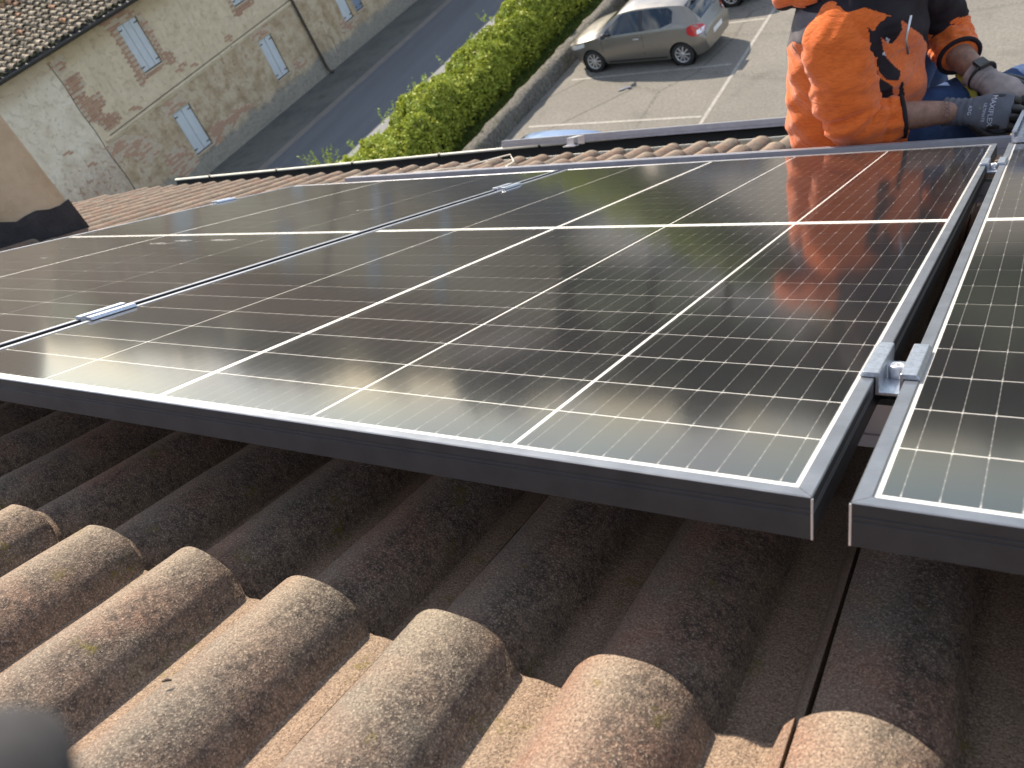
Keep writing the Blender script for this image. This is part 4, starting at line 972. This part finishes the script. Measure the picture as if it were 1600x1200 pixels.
def catmull(pts, n):
    pts = [V(p) for p in pts]; P = [pts[0]*2-pts[1]]+pts+[pts[-1]*2-pts[-2]]; out = []
    segs = len(pts)-1
    for i in range(n):
        s = i/(n-1)*segs; k = min(int(s), segs-1); t = s-k; a, b, c, d = P[k:k+4]
        out.append(.5*((2*b)+(c-a)*t+(2*a-5*b+4*c-d)*t*t+(3*b-a-3*c+d)*t**3))
    return out
def tube(name, pts, rads, mats, parent, n=80, seg=40, disp=None, flat=None, matfn=None, cap=True):
    ps = catmull(pts, n); rr = [r.x for r in catmull([(r, 0, 0) for r in rads], n)]
    vs = []; pu = V((0, 0, 1)); info = []
    for i, p in enumerate(ps):
        t = (ps[min(i+1, n-1)]-ps[max(i-1, 0)]).normalized(); a = (pu-t*pu.dot(t))
        a = a.normalized() if a.length > .2 else t.orthogonal().normalized(); pu = a; b = t.cross(a)
        for k in range(seg):
            g = 2*math.pi*k/seg; r = rr[i]
            dirv = a*math.cos(g)+b*math.sin(g)*(flat or 1)
            if disp: r += disp(i/(n-1), g, p)
            vs.append(p+dirv*r); info.append((i/(n-1), g))
    fs = [(i*seg+k, i*seg+(k+1) % seg, (i+1)*seg+(k+1) % seg, (i+1)*seg+k) for i in range(n-1) for k in range(seg)]
    if cap: fs += [tuple(range(seg))[::-1], tuple(range((n-1)*seg, n*seg))]
    me = bpy.data.meshes.new(name); me.from_pydata(vs, [], fs); me.polygons.foreach_set('use_smooth', [True]*len(fs)); me.update()
    o = link(name, me, mats, parent)
    if matfn:
        for p in me.polygons: p.material_index = matfn(p.center, p.normal, info[p.vertices[0]])
    bm = bmesh.new(); bm.from_mesh(me); bmesh.ops.recalc_face_normals(bm, faces=bm.faces); bm.to_mesh(me); bm.free()
    return o, ps
def inpoly(poly, y, z):
    c = False; n = len(poly)
    for i in range(n):
        (a, b), (a2, b2) = poly[i], poly[i-1]
        if (b > z) != (b2 > z) and y < (a2-a)*(z-b)/(b2-b)+a: c = not c
    return c
# --- jacket body: lofted torso
POLY = dict(yoke=[(-.30, .60), (-.30, .37), (-.10, .36), (-.077, .345), (-.058, .37), (-.012, .414), (.039, .449), (.05, .60)],
    pocket=[(.140, .40), (.158, .432), (.191, .458), (.231, .470), (.238, .441), (.214, .394), (.195, .388), (.170, .392)],
    pocket2=[(.165, .372), (.181, .348), (.205, .340), (.228, .332), (.215, .300), (.175, .290), (.148, .305), (.146, .335), (.155, .36)],
    lower=[(.10, .29), (.130, .318), (.152, .288), (.19, .280), (.212, .250), (.21, .222), (.10, .222)],
    slit=[(.226, .300), (.240, .304), (.256, .275), (.250, .232), (.236, .225), (.236, .262)],
    side=[(-.06, .325), (-.025, .32), (-.02, .274), (-.0, .266), (-.005, .215), (-.045, .24), (-.055, .282)],
    side2=[(.12, .41), (.161, .392), (.170, .363), (.149, .338), (.12, .34)])
def torso():
    secs = [(-.075, .040, .112, .165), (-.03, .030, .128, .175), (.04, .012, .152, .190), (.12, .004, .165, .195), (.20, .010, .160, .198), (.28, .018, .152, .203), (.35, .028, .145, .208), (.41, .034, .142, .205), (.46, .038, .128, .180), (.50, .052, .105, .135), (.53, .075, .078, .090)]
    n = 290; seg = 320; base = []; H = [s[0] for s in secs]
    vs = []
    for i in range(n):
        h = H[0]+(H[-1]-H[0])*i/(n-1); cx, dx, dy = [float(np.interp(h, H, [s[k] for s in secs])) for k in (1, 2, 3)]
        for k in range(seg):
            g = 2*math.pi*k/seg; ca_, sa_ = math.cos(g), math.sin(g)
            e = 2.35; q = (abs(ca_)**e+abs(sa_)**e)**(-1/e)
            x = cx+dx*ca_*q; y = dy*sa_*q
            base.append((x, y, h)); f = .003*math.sin(h*48+x*25+math.sin(y*20)*2)+.002*math.sin(h*90-x*60+1)+.005*max(0, ca_)*math.sin(h*40+y*28)
            r1 = float(vn(np.array([x*7, y*7, h*16+x*9]), 5)); f += .004*(1-min(1, abs(r1)*2.0))
            if h < .10: f += .010*math.exp(-((h-.02)/.04)**2)
            w = 1-max(0, (h-.42)/.1)
            x += ca_*f*w; y += sa_*f*w
            vs.append((x, y, h))
    fs = [(i*seg+k, i*seg+(k+1) % seg, (i+1)*seg+(k+1) % seg, (i+1)*seg+k) for i in range(n-1) for k in range(seg)]
    me = bpy.data.meshes.new('jacket'); me.from_pydata(vs, [], fs); me.polygons.foreach_set('use_smooth', [True]*len(fs)); me.update()
    o = link('jacket', me, [M['orange'], M['black_cloth'], M['grey_cloth'], M['print_white']], pe)
    for p in me.polygons:
        x0_, y0_, z0_ = (sum(base[q][c3] for q in p.vertices)/4 for c3 in range(3)); m = 0; facing = p.normal.dot(V((.98, -1, .9))) > 0
        x, y, z = x0_+.98*(y0_+.13), y0_, z0_+.9*(y0_+.13)
        wob = .003*math.sin(z*70+x*30)
        if facing:
            for key, idx in (('yoke', 2), ('pocket', 1), ('pocket2', 1), ('lower', 1), ('slit', 1), ('side', 1), ('side2', 1)):
                if key != 'yoke' and inpoly(POLY[key], x+wob, z): m = idx
                if key == 'yoke' and inpoly(POLY[key], x, z): m = idx
        elif x0_ < .02 and z0_ > .35: m = 2
        if z > .462 and x > .045: m = 1
        if z0_ > .47: m = 1
        if m == 1 and .352 < z < .368 and .170 < x < .192 and (z-.352) < (x-.166)*1.1: m = 3
        if m == 1 and .385 < z < .40 and .178 < x < .196: m = 3
        p.material_index = m
    # hem band and the strip of shirt under it
    mb = MB(); k = 64
    pts = [(.040+.118*math.cos(2*math.pi*q/k), .172*math.sin(2*math.pi*q/k), -.068+.004*math.sin(q)) for q in range(k+1)]
    mb.ring_tube(pts, .009, 8, cap=False); mb.build('jacket_hem', M['black_cloth'], pe)
    mb = MB(); mb.lathe([(.106, -.125), (.110, -.07)], 48, c=(0, 0, 0)); w = mb.build('waistband', M['waistband'], pe, loc=(.040, 0, 0)); w.scale = (1.03, 1.52, 1)
    # zip on the pocket, standing collar and the hood lying on the back
    mb = MB(); mb.ring_tube([(.212, -.085, .425), (.205, -.10, .37), (.205, -.09, .33)], .0032, 6); mb.build('zipper', M['alu'], pe)
    mb = MB(); pts = [(-.075+.03*math.cos(a)+.0, .13*math.sin(a), .495-.05*math.cos(a)*0) for a in np.linspace(.35*math.pi, 1.65*math.pi, 12)]
    tube('hood', [(.06, -.11, .505), (-.03, -.125, .500), (-.108, -.095, .492), (-.138, 0, .487), (-.108, .095, .492), (-.03, .125, .500), (.06, .11, .505)], [.024, .032, .042, .047, .042, .032, .024], [M['orange'], M['black_cloth']], pe, 60, 24, lambda s, g, p: .004*math.sin(s*40+g*2), matfn=lambda c, nn, i: 1 if nn.z < -.55 else 0)
    mb = MB(); mb.lathe([(.075, .50), (.080, .55), (.072, .57), (.068, .55), (.068, .50)], 32, c=(.085, 0, 0)); mb.build('collar', M['black_cloth'], pe)
torso()
def fold(s, g, p, ph=0.0):
    d = .0014*math.sin(s*44+2.2*math.sin(g+ph))+.001*math.sin(s*75+3*g)
    d += .016*math.exp(-((s-.30)/.022)**2)*max(0, math.cos(g-2.6-ph))**1.0 - .012*math.exp(-((s-.345)/.02)**2)*max(0, math.cos(g-2.6-ph))
    d += .015*math.exp(-((s-.47)/.028)**2)*max(0, math.cos(g-2.2-ph)) - .012*math.exp(-((s-.53)/.02)**2)*max(0, math.cos(g-.2-ph))
    d += .012*math.exp(-((s-.59)/.03)**2)*max(0, math.cos(g+.2-ph))
    d += .0046*math.sin(9*g+ph)*max(0, s-.68)/.32*1.5
    d += .0025*math.sin(s*23+g*4)
    r1 = float(vn(np.array([p[0]*9+math.cos(g)*.8, p[1]*9+math.sin(g)*.8, p[2]*17]), ph*3)); d += .007*(1-min(1, abs(r1)*2.2))-.002
    return d*(1 if s < .9 else max(.15, (1-s)/.1))
# sleeves
def sleeve_mat_R(c, nn, i):
    s, g = i
    if s < .10 and c.x > .06: return 1
    if .28 < s < .52 and nn.x < -.78 and nn.y > -.45: return 1
    return 0
slR, _ = tube('sleeve', [(.045, -.085, .435), (.048, -.135, .400), (.066, -.160, .31), (.088, -.172, .225), (.108, -.168, .178), (.150, -.130, .164), (.192, -.098, .164)], [.070, .084, .083, .076, .070, .060, .054], [M['orange'], M['black_cloth']], pe, 130, 64, fold, matfn=sleeve_mat_R)
def sleeve_mat_L(c, nn, i):
    s, g = i; return 1 if (s < .60 and not (nn.z > .72 and s > .2)) and (s < .5+.06*math.sin(g*3)) else 0
slL, _ = tube('sleeve', [(.07, .10, .43), (.095, .18, .385), (.112, .235, .31), (.128, .262, .235), (.150, .25, .205), (.178, .222, .190), (.205, .192, .180)], [.070, .076, .068, .064, .062, .057, .054], [M['orange'], M['black_cloth']], pe, 110, 56, lambda s, g, p: fold(s, g, p, 2.2)*.8, matfn=sleeve_mat_L)
def cuff(c, d, r, par):
    d = V(d).normalized(); a = d.orthogonal().normalized(); b = d.cross(a); mb = MB()
    pts = [V(c)+a*r*math.cos(q)+b*r*math.sin(q) for q in np.linspace(0, 2*math.pi, 33)]
    mb.ring_tube(pts, .0062, 8, cap=False); mb.build('cuff_trim', M['black_cloth'], par)
cuff((.190, -.100, .164), (.05, .036, 0), .0520, slR); cuff((.204, .193, .180), (.028, -.03, -.01), .0525, slL)
# --- body: one continuous skin (head, neck, trunk, arms, legs inside the clothes)
def body():
    J = {'pelvis': (0, 0, 0, .10, .13), 'waist': (.005, 0, .15, .10, .12), 'chest': (.03, 0, .33, .10, .14), 'neckb': (.075, 0, .47, .055, .06), 'neck': (.105, 0, .55, .050, .050), 'head': (.135, -.005, .635, .062, .062), 'crown': (.13, -.005, .70, .055, .055),
         'shR': (.05, -.12, .42, .045, .045), 'elR': (.105, -.165, .185, .042, .042), 'fR': (.205, -.092, .163, .046, .046), 'fR2': (.262, -.05, .152, .038, .034), 'wrR': (.305, -.022, .142, .030, .026),
         'shL': (.07, .13, .42, .045, .045), 'elL': (.132, .25, .225, .042, .042), 'fL': (.212, .185, .178, .046, .046), 'fL2': (.262, .155, .162, .038, .034), 'wrL': (.302, .133, .150, .030, .026),
         'hR': (.02, -.08, -.03, .075, .075), 'mR': (.21, .125, .030, .058, .058), 'mL': (.005, .36, .13, .058, .058), 'kR': (.42, .24, .045, .045, .045), 'aR': (.76, .32, -.16, .035, .035), 'tR': (.86, .30, -.17, .03, .03),
         'hL': (-.01, .09, -.03, .075, .075), 'kL': (.0, .48, .18, .045, .045), 'aL': (-.05, .48, -.20, .035, .035), 'tL': (-.03, .55, -.25, .03, .03)}
    E_ = [('pelvis', 'waist'), ('waist', 'chest'), ('chest', 'neckb'), ('neckb', 'neck'), ('neck', 'head'), ('head', 'crown'), ('chest', 'shR'), ('shR', 'elR'), ('elR', 'fR'), ('fR', 'fR2'), ('fR2', 'wrR'), ('chest', 'shL'), ('shL', 'elL'), ('elL', 'fL'), ('fL', 'fL2'), ('fL2', 'wrL'), ('pelvis', 'hR'), ('hR', 'mR'), ('mR', 'kR'), ('kR', 'aR'), ('aR', 'tR'), ('pelvis', 'hL'), ('hL', 'mL'), ('mL', 'kL'), ('kL', 'aL'), ('aL', 'tL')]
    names = list(J); me = bpy.data.meshes.new('body'); me.from_pydata([J[k][:3] for k in names], [(names.index(a), names.index(b)) for a, b in E_], []); me.update()
    o = link('body', me, M['skin'], pe); o.modifiers.new('skin', 'SKIN'); sv = me.skin_vertices[0].data
    for i, k in enumerate(names): sv[i].radius = (J[k][3]*.86, J[k][4]*.86); sv[i].use_root = (k == 'pelvis')
    m = o.modifiers.new('sub', 'SUBSURF'); m.levels = m.render_levels = 2
    bpy.context.view_layer.update(); dg = bpy.context.evaluated_depsgraph_get(); nm = bpy.data.meshes.new_from_object(o.evaluated_get(dg)); o.modifiers.clear(); o.data = nm
    # face: brow, nose, jaw pushed out of the head, which looks forward and down to the hands
    hc = V((.138, -.005, .650)); hd = V((.80, -.05, -.60)).normalized(); up = V((.60, 0, .80)).normalized(); sd_ = hd.cross(up)
    for v in nm.vertices:
        if v.co.z > .585:
            q = v.co-hc; f, u, s = q.dot(hd), q.dot(up), q.dot(sd_); r = max(q.length, 1e-5)
            tgt = q/r*1.0; rad = 1/math.sqrt((f/r/.098)**2+(u/r/.118)**2+(s/r/.078)**2); v.co = hc+tgt*(rad*.85+r*.15)
            if f > 0:
                f_, u_, s_ = (v.co-hc).dot(hd), (v.co-hc).dot(up), (v.co-hc).dot(sd_)
                push = .020*math.exp(-(s_/.016)**2-((u_+.012)/.024)**2)+.006*math.exp(-((u_-.030)/.010)**2-(s_/.05)**2)+.010*math.exp(-((u_+.085)/.02)**2-(s_/.03)**2)-.007*math.exp(-((abs(s_)-.032)/.014)**2-((u_-.010)/.012)**2)+.005*math.exp(-((u_+.055)/.008)**2-(s_/.024)**2)
                v.co += hd*push
    nm.polygons.foreach_set('use_smooth', [True]*len(nm.polygons))
    def hp(f, u, s): return hc+hd*f+up*u+sd_*s
    mb = MB()
    for s in (-1, 1): mb.lathe([(0, -.012), (.008, -.009), (.012, 0), (.008, .009), (0, .012)], 12, c=hp(.078, .010, s*.030))
    mb.build('eye', M['eye_white'], o)
    mb = MB()
    for s in (-1, 1): mb.ring_tube([hp(-.01, .03, s*.078), hp(-.018, .03, s*.090), hp(-.02, .0, s*.092), hp(-.01, -.03, s*.080)], [.006, .010, .010, .006], 8)
    mb.build('ear', M['skin'], o)
    hv_, hf_ = [], []; n1, n2 = 22, 28
    for i in range(n1):
        for k in range(n2):
            a = math.pi*.62*i/(n1-1); b = 2*math.pi*k/n2; ext = 1.0 if math.cos(b) < .2 else max(.62, 1-.38*(math.cos(b)-.2)/.8)
            a *= ext; rr_ = 1+.03*math.sin(k*5+i*3)
            hv_.append(hp(.106*math.sin(a)*math.cos(b)*rr_-.004, .128*math.cos(a)*rr_, .087*math.sin(a)*math.sin(b)*rr_))
    hf_ = [(i*n2+k, i*n2+(k+1) % n2, (i+1)*n2+(k+1) % n2, (i+1)*n2+k) for i in range(n1-1) for k in range(n2)]
    mb = MB(); mb.add(hv_, hf_, 0, True); hr = mb.build('hair', M['hair'], o)
body()
# --- jeans
def crease(s, g, p): return .006*math.sin(s*30+2*g)+.005*math.sin(s*52-g*3+1)+.003*math.sin(6*g)
def jeans():
    a, _ = tube('trouser_leg', [(-.02, -.06, -.02), (.08, .02, .0), (.21, .13, .035), (.33, .20, .05), (.43, .25, .045), (.53, .275, -.02), (.66, .30, -.11), (.78, .32, -.18)], [.115, .110, .092, .084, .078, .068, .062, .060], [M['denim']], pe, 90, 40, crease)
    b, _ = tube('trouser_leg', [(-.01, .05, -.02), (.0, .20, .05), (.005, .38, .15), (.005, .49, .195), (-.01, .53, .14), (-.03, .51, .0), (-.04, .49, -.13), (-.05, .48, -.20)], [.115, .105, .088, .075, .068, .062, .060, .060], [M['denim']], pe, 90, 40, crease)
    mb = MB()
    for (p, q) in (((.78, .32, -.19), (.90, .31, -.215)), ((-.10, .48, -.215), (-.02, .56, -.255))):
        p, q = V(p), V(q); mb = MB(); d = q-p; mb.ring_tube([p-d*.25, p+d*.1, p+d*.6, q, q+d*.18], [.045, .052, .046, .042, .022], 14, flat=.8); mb.build('work_boot', M['black_cloth'], pe)
jeans()
# --- gloves: palm and five curled fingers
def glove(name, wrist, dirv, nrm, mats, lab, thumb_side, curl=1.0, wr=.034, n_f=(.072, .080, .075, .060)):
    d = V(dirv).normalized(); n = V(nrm); n = (n-d*n.dot(d)).normalized(); s = d.cross(n)   # n: back of the hand, s: across
    g0 = MB(); w = V(wrist)
    # cuff and palm loft
    secs = [(-.055, wr*1.06, wr*.98, 0), (-.030, wr*1.0, wr*.88, 0), (0, wr*.98, wr*.80, 0), (.02, .038, .026, .0), (.045, .044, .024, .001), (.07, .046, .021, .001), (.09, .044, .017, -.001), (.10, .040, .012, -.004)]
    seg = 28; vs = []; 
    L = [q[0] for q in secs]; nn_ = 40
    for i in range(nn_):
        l = L[0]+(L[-1]-L[0])*i/(nn_-1); a, b, z = [float(np.interp(l, L, [q[k] for q in secs])) for k in (1, 2, 3)]
        wv = .0016*math.sin(l*420) if l < .02 else 0
        for k in range(seg):
            g = 2*math.pi*k/seg; vs.append(w+d*l+s*(a+wv)*math.cos(g)+n*((b+wv)*math.sin(g)+z))
    g0.add(vs, [(i*seg+k, i*seg+(k+1) % seg, (i+1)*seg+(k+1) % seg, (i+1)*seg+k) for i in range(nn_-1) for k in range(seg)]+[tuple(range(seg))[::-1], tuple(range((nn_-1)*seg, nn_*seg))], 0, True)
    o = g0.build(name, mats[0], pe)
    for q in range(4):
        off = (-.033+.022*q)*thumb_side*-1; base = w+d*(.082-.004*abs(q-1.5))+s*off+n*(.002); l = n_f[q]*1.05
        ang = .45*curl+.05*q; p = [base-d*.02, base]; cur = base; a = ang
        for t_, fl in enumerate((.42, .32, .26)):
            dd = (d*math.cos(a)-n*math.sin(a)).normalized(); cur = cur+dd*l*fl*1.25; p.append(cur); a += .62*curl
        f = MB(); f.ring_tube(catmull(p, 16), [.0118]*5+[.0112]*4+[.0105]*4+[.0098, .008, .0045], 12); f.build('finger', mats[1], o)
    th0 = w+d*.028+s*(.034*thumb_side)-n*.004; tp = [th0-d*.012-s*.012*thumb_side, th0, th0+d*.026+s*.020*thumb_side-n*.014, th0+d*.052+s*.018*thumb_side-n*.030, th0+d*.068+s*.006*thumb_side-n*.040]
    f = MB(); f.ring_tube(catmull(tp, 16), [.017, .017, .016, .0155, .015, .0145, .014, .0135, .013, .0125, .012, .0118, .0115, .011, .009, .005], 12); f.build('thumb', mats[1], o)
    return o, (w, d, n, s)
gR, fr = glove('glove', (.318, -.016, .140), (.085, .006, .004), (-.15, -.75, .62), [M['glove'], M['coating']], '', 1, 1.45)
gL, fl_ = glove('glove', (.312, .124, .146), (.085, -.040, -.020), (.1, -.35, .90), [M['glove2'], M['coating']], '', -1, 1.1)
def text(name, body_, size, mat, o_, fr_, l, acr, rotdeg=90, ext=.0003, hgt=None):
    cu = bpy.data.curves.new(name, 'FONT'); cu.body = body_; cu.size = size; cu.extrude = ext; cu.align_x = 'CENTER'; cu.align_y = 'CENTER'
    t = bpy.data.objects.new('tmp', cu); COL.objects.link(t); bpy.context.view_layer.update()
    me = bpy.data.meshes.new_from_object(t.evaluated_get(bpy.context.evaluated_depsgraph_get())); bpy.data.objects.remove(t); me.name = name
    w, d, n, s = fr_; r = R_(rotdeg)
    for v in me.vertices:
        x, y = -(v.co.x*math.cos(r)-v.co.y*math.sin(r)), v.co.x*math.sin(r)+v.co.y*math.cos(r)
        ll = l+x; aa = acr+y; A = .044 if ll > .02 else .036; B = .0238 if ll > .02 else .030
        if hgt: A, B = hgt
        g = math.acos(max(-.98, min(.98, aa/A))); v.co = w+d*ll+s*aa+n*(B*math.sin(g)+.0012+v.co.z)
    me.materials.clear(); return link(name, me, mat, o_)
text('printed_word', 'MAXIFLEX', .017, M['print_white'], gR, fr, .062, 0)
text('printed_word', 'ULTIMATE', .010, M['print_white'], gR, fr, .046, .006)
text('printed_mark', '*', .034, M['print_yellow'], gR, fr, .024, -.004)
text('printed_word', 'ATG', .012, M['print_white'], gR, fr, .014, .002)
fa_d = V((.305-.205, -.022+.092, .142-.163)).normalized(); fa_n = V((-.2, -.75, .62)); fa_n = (fa_n-fa_d*fa_n.dot(fa_d)).normalized()
text('tattoo', 'OXO', .020, M['tattoo'], pe, (V((.262, -.052, .151)), fa_d, fa_n, fa_d.cross(fa_n)), .010, 0, 90, .0001, (.036, .0335))
# watch
mb = MB(); wd = V((.302-.262, .133-.155, .150-.162)).normalized(); a = wd.orthogonal().normalized(); b = wd.cross(a)
wc_ = V((.285, .142, .155)); mb.ring_tube([wc_+a*.034*math.cos(q)+b*.034*math.sin(q) for q in np.linspace(0, 2*math.pi, 25)], .008, 8, cap=False, flat=.5)
mb.box(wc_+V((0, -.004, .036)), (.03, .03, .010), rot=Matrix((wd, wd.cross(V((0, 0, 1))).normalized(), V((0, 0, 1)))).transposed()); mb.build('wrist_watch', M['watch'], pe)
# yellow strap lying over the jeans
mb = MB(); mb.ring_tube(catmull([(.205, .185, .135), (.235, .155, .132), (.27, .125, .118), (.29, .10, .09)], 14), .010, 8, flat=.25); mb.build('yellow_strap', M['yellow'], pe)

# ------------------------------------------------------------------ dark grey finger of a glove right at the camera
t = NT('dark_grey_fabric'); c = t.coord(); t.fin(t.ramp(t.noise(c, 200, 3), [(.3, (.012, .012, .013)), (.7, (.03, .03, .034))]), .9); M['fabric'] = t.mat

mb = MB(); mb.ring_tube(catmull([(1.1230, -.3248, .3570), (1.1218, -.3272, .3592), (1.1199, -.3332, .3637), (1.1172, -.3423, .3656), (1.1100, -.3656, .3690)], 24), [.001, .0048, .0072, .0088, .0098, .0104, .0108]+[.0112]*17, 24)
o = mb.build('gloved_finger', M['fabric']); tag(o, 'dark grey out of focus fingertip in the bottom left corner of the photo', 'finger')

mb = MB(); mb.ring_tube([P2(.671, -.192, -.1295), P2(.674, -.190, -.1285), P2(.677, -.188, -.1295)], [.0008, .0014, .0006], 6); mb.ring_tube([P2(.674, -.190, -.1285), P2(.6755, -.191, -.1275)], [.0006, .0003], 5)
o = mb.build('seed_husk', M['bark']); tag(o, 'tiny dark seed husk lying on a sunlit tile near the bottom left', 'husk')
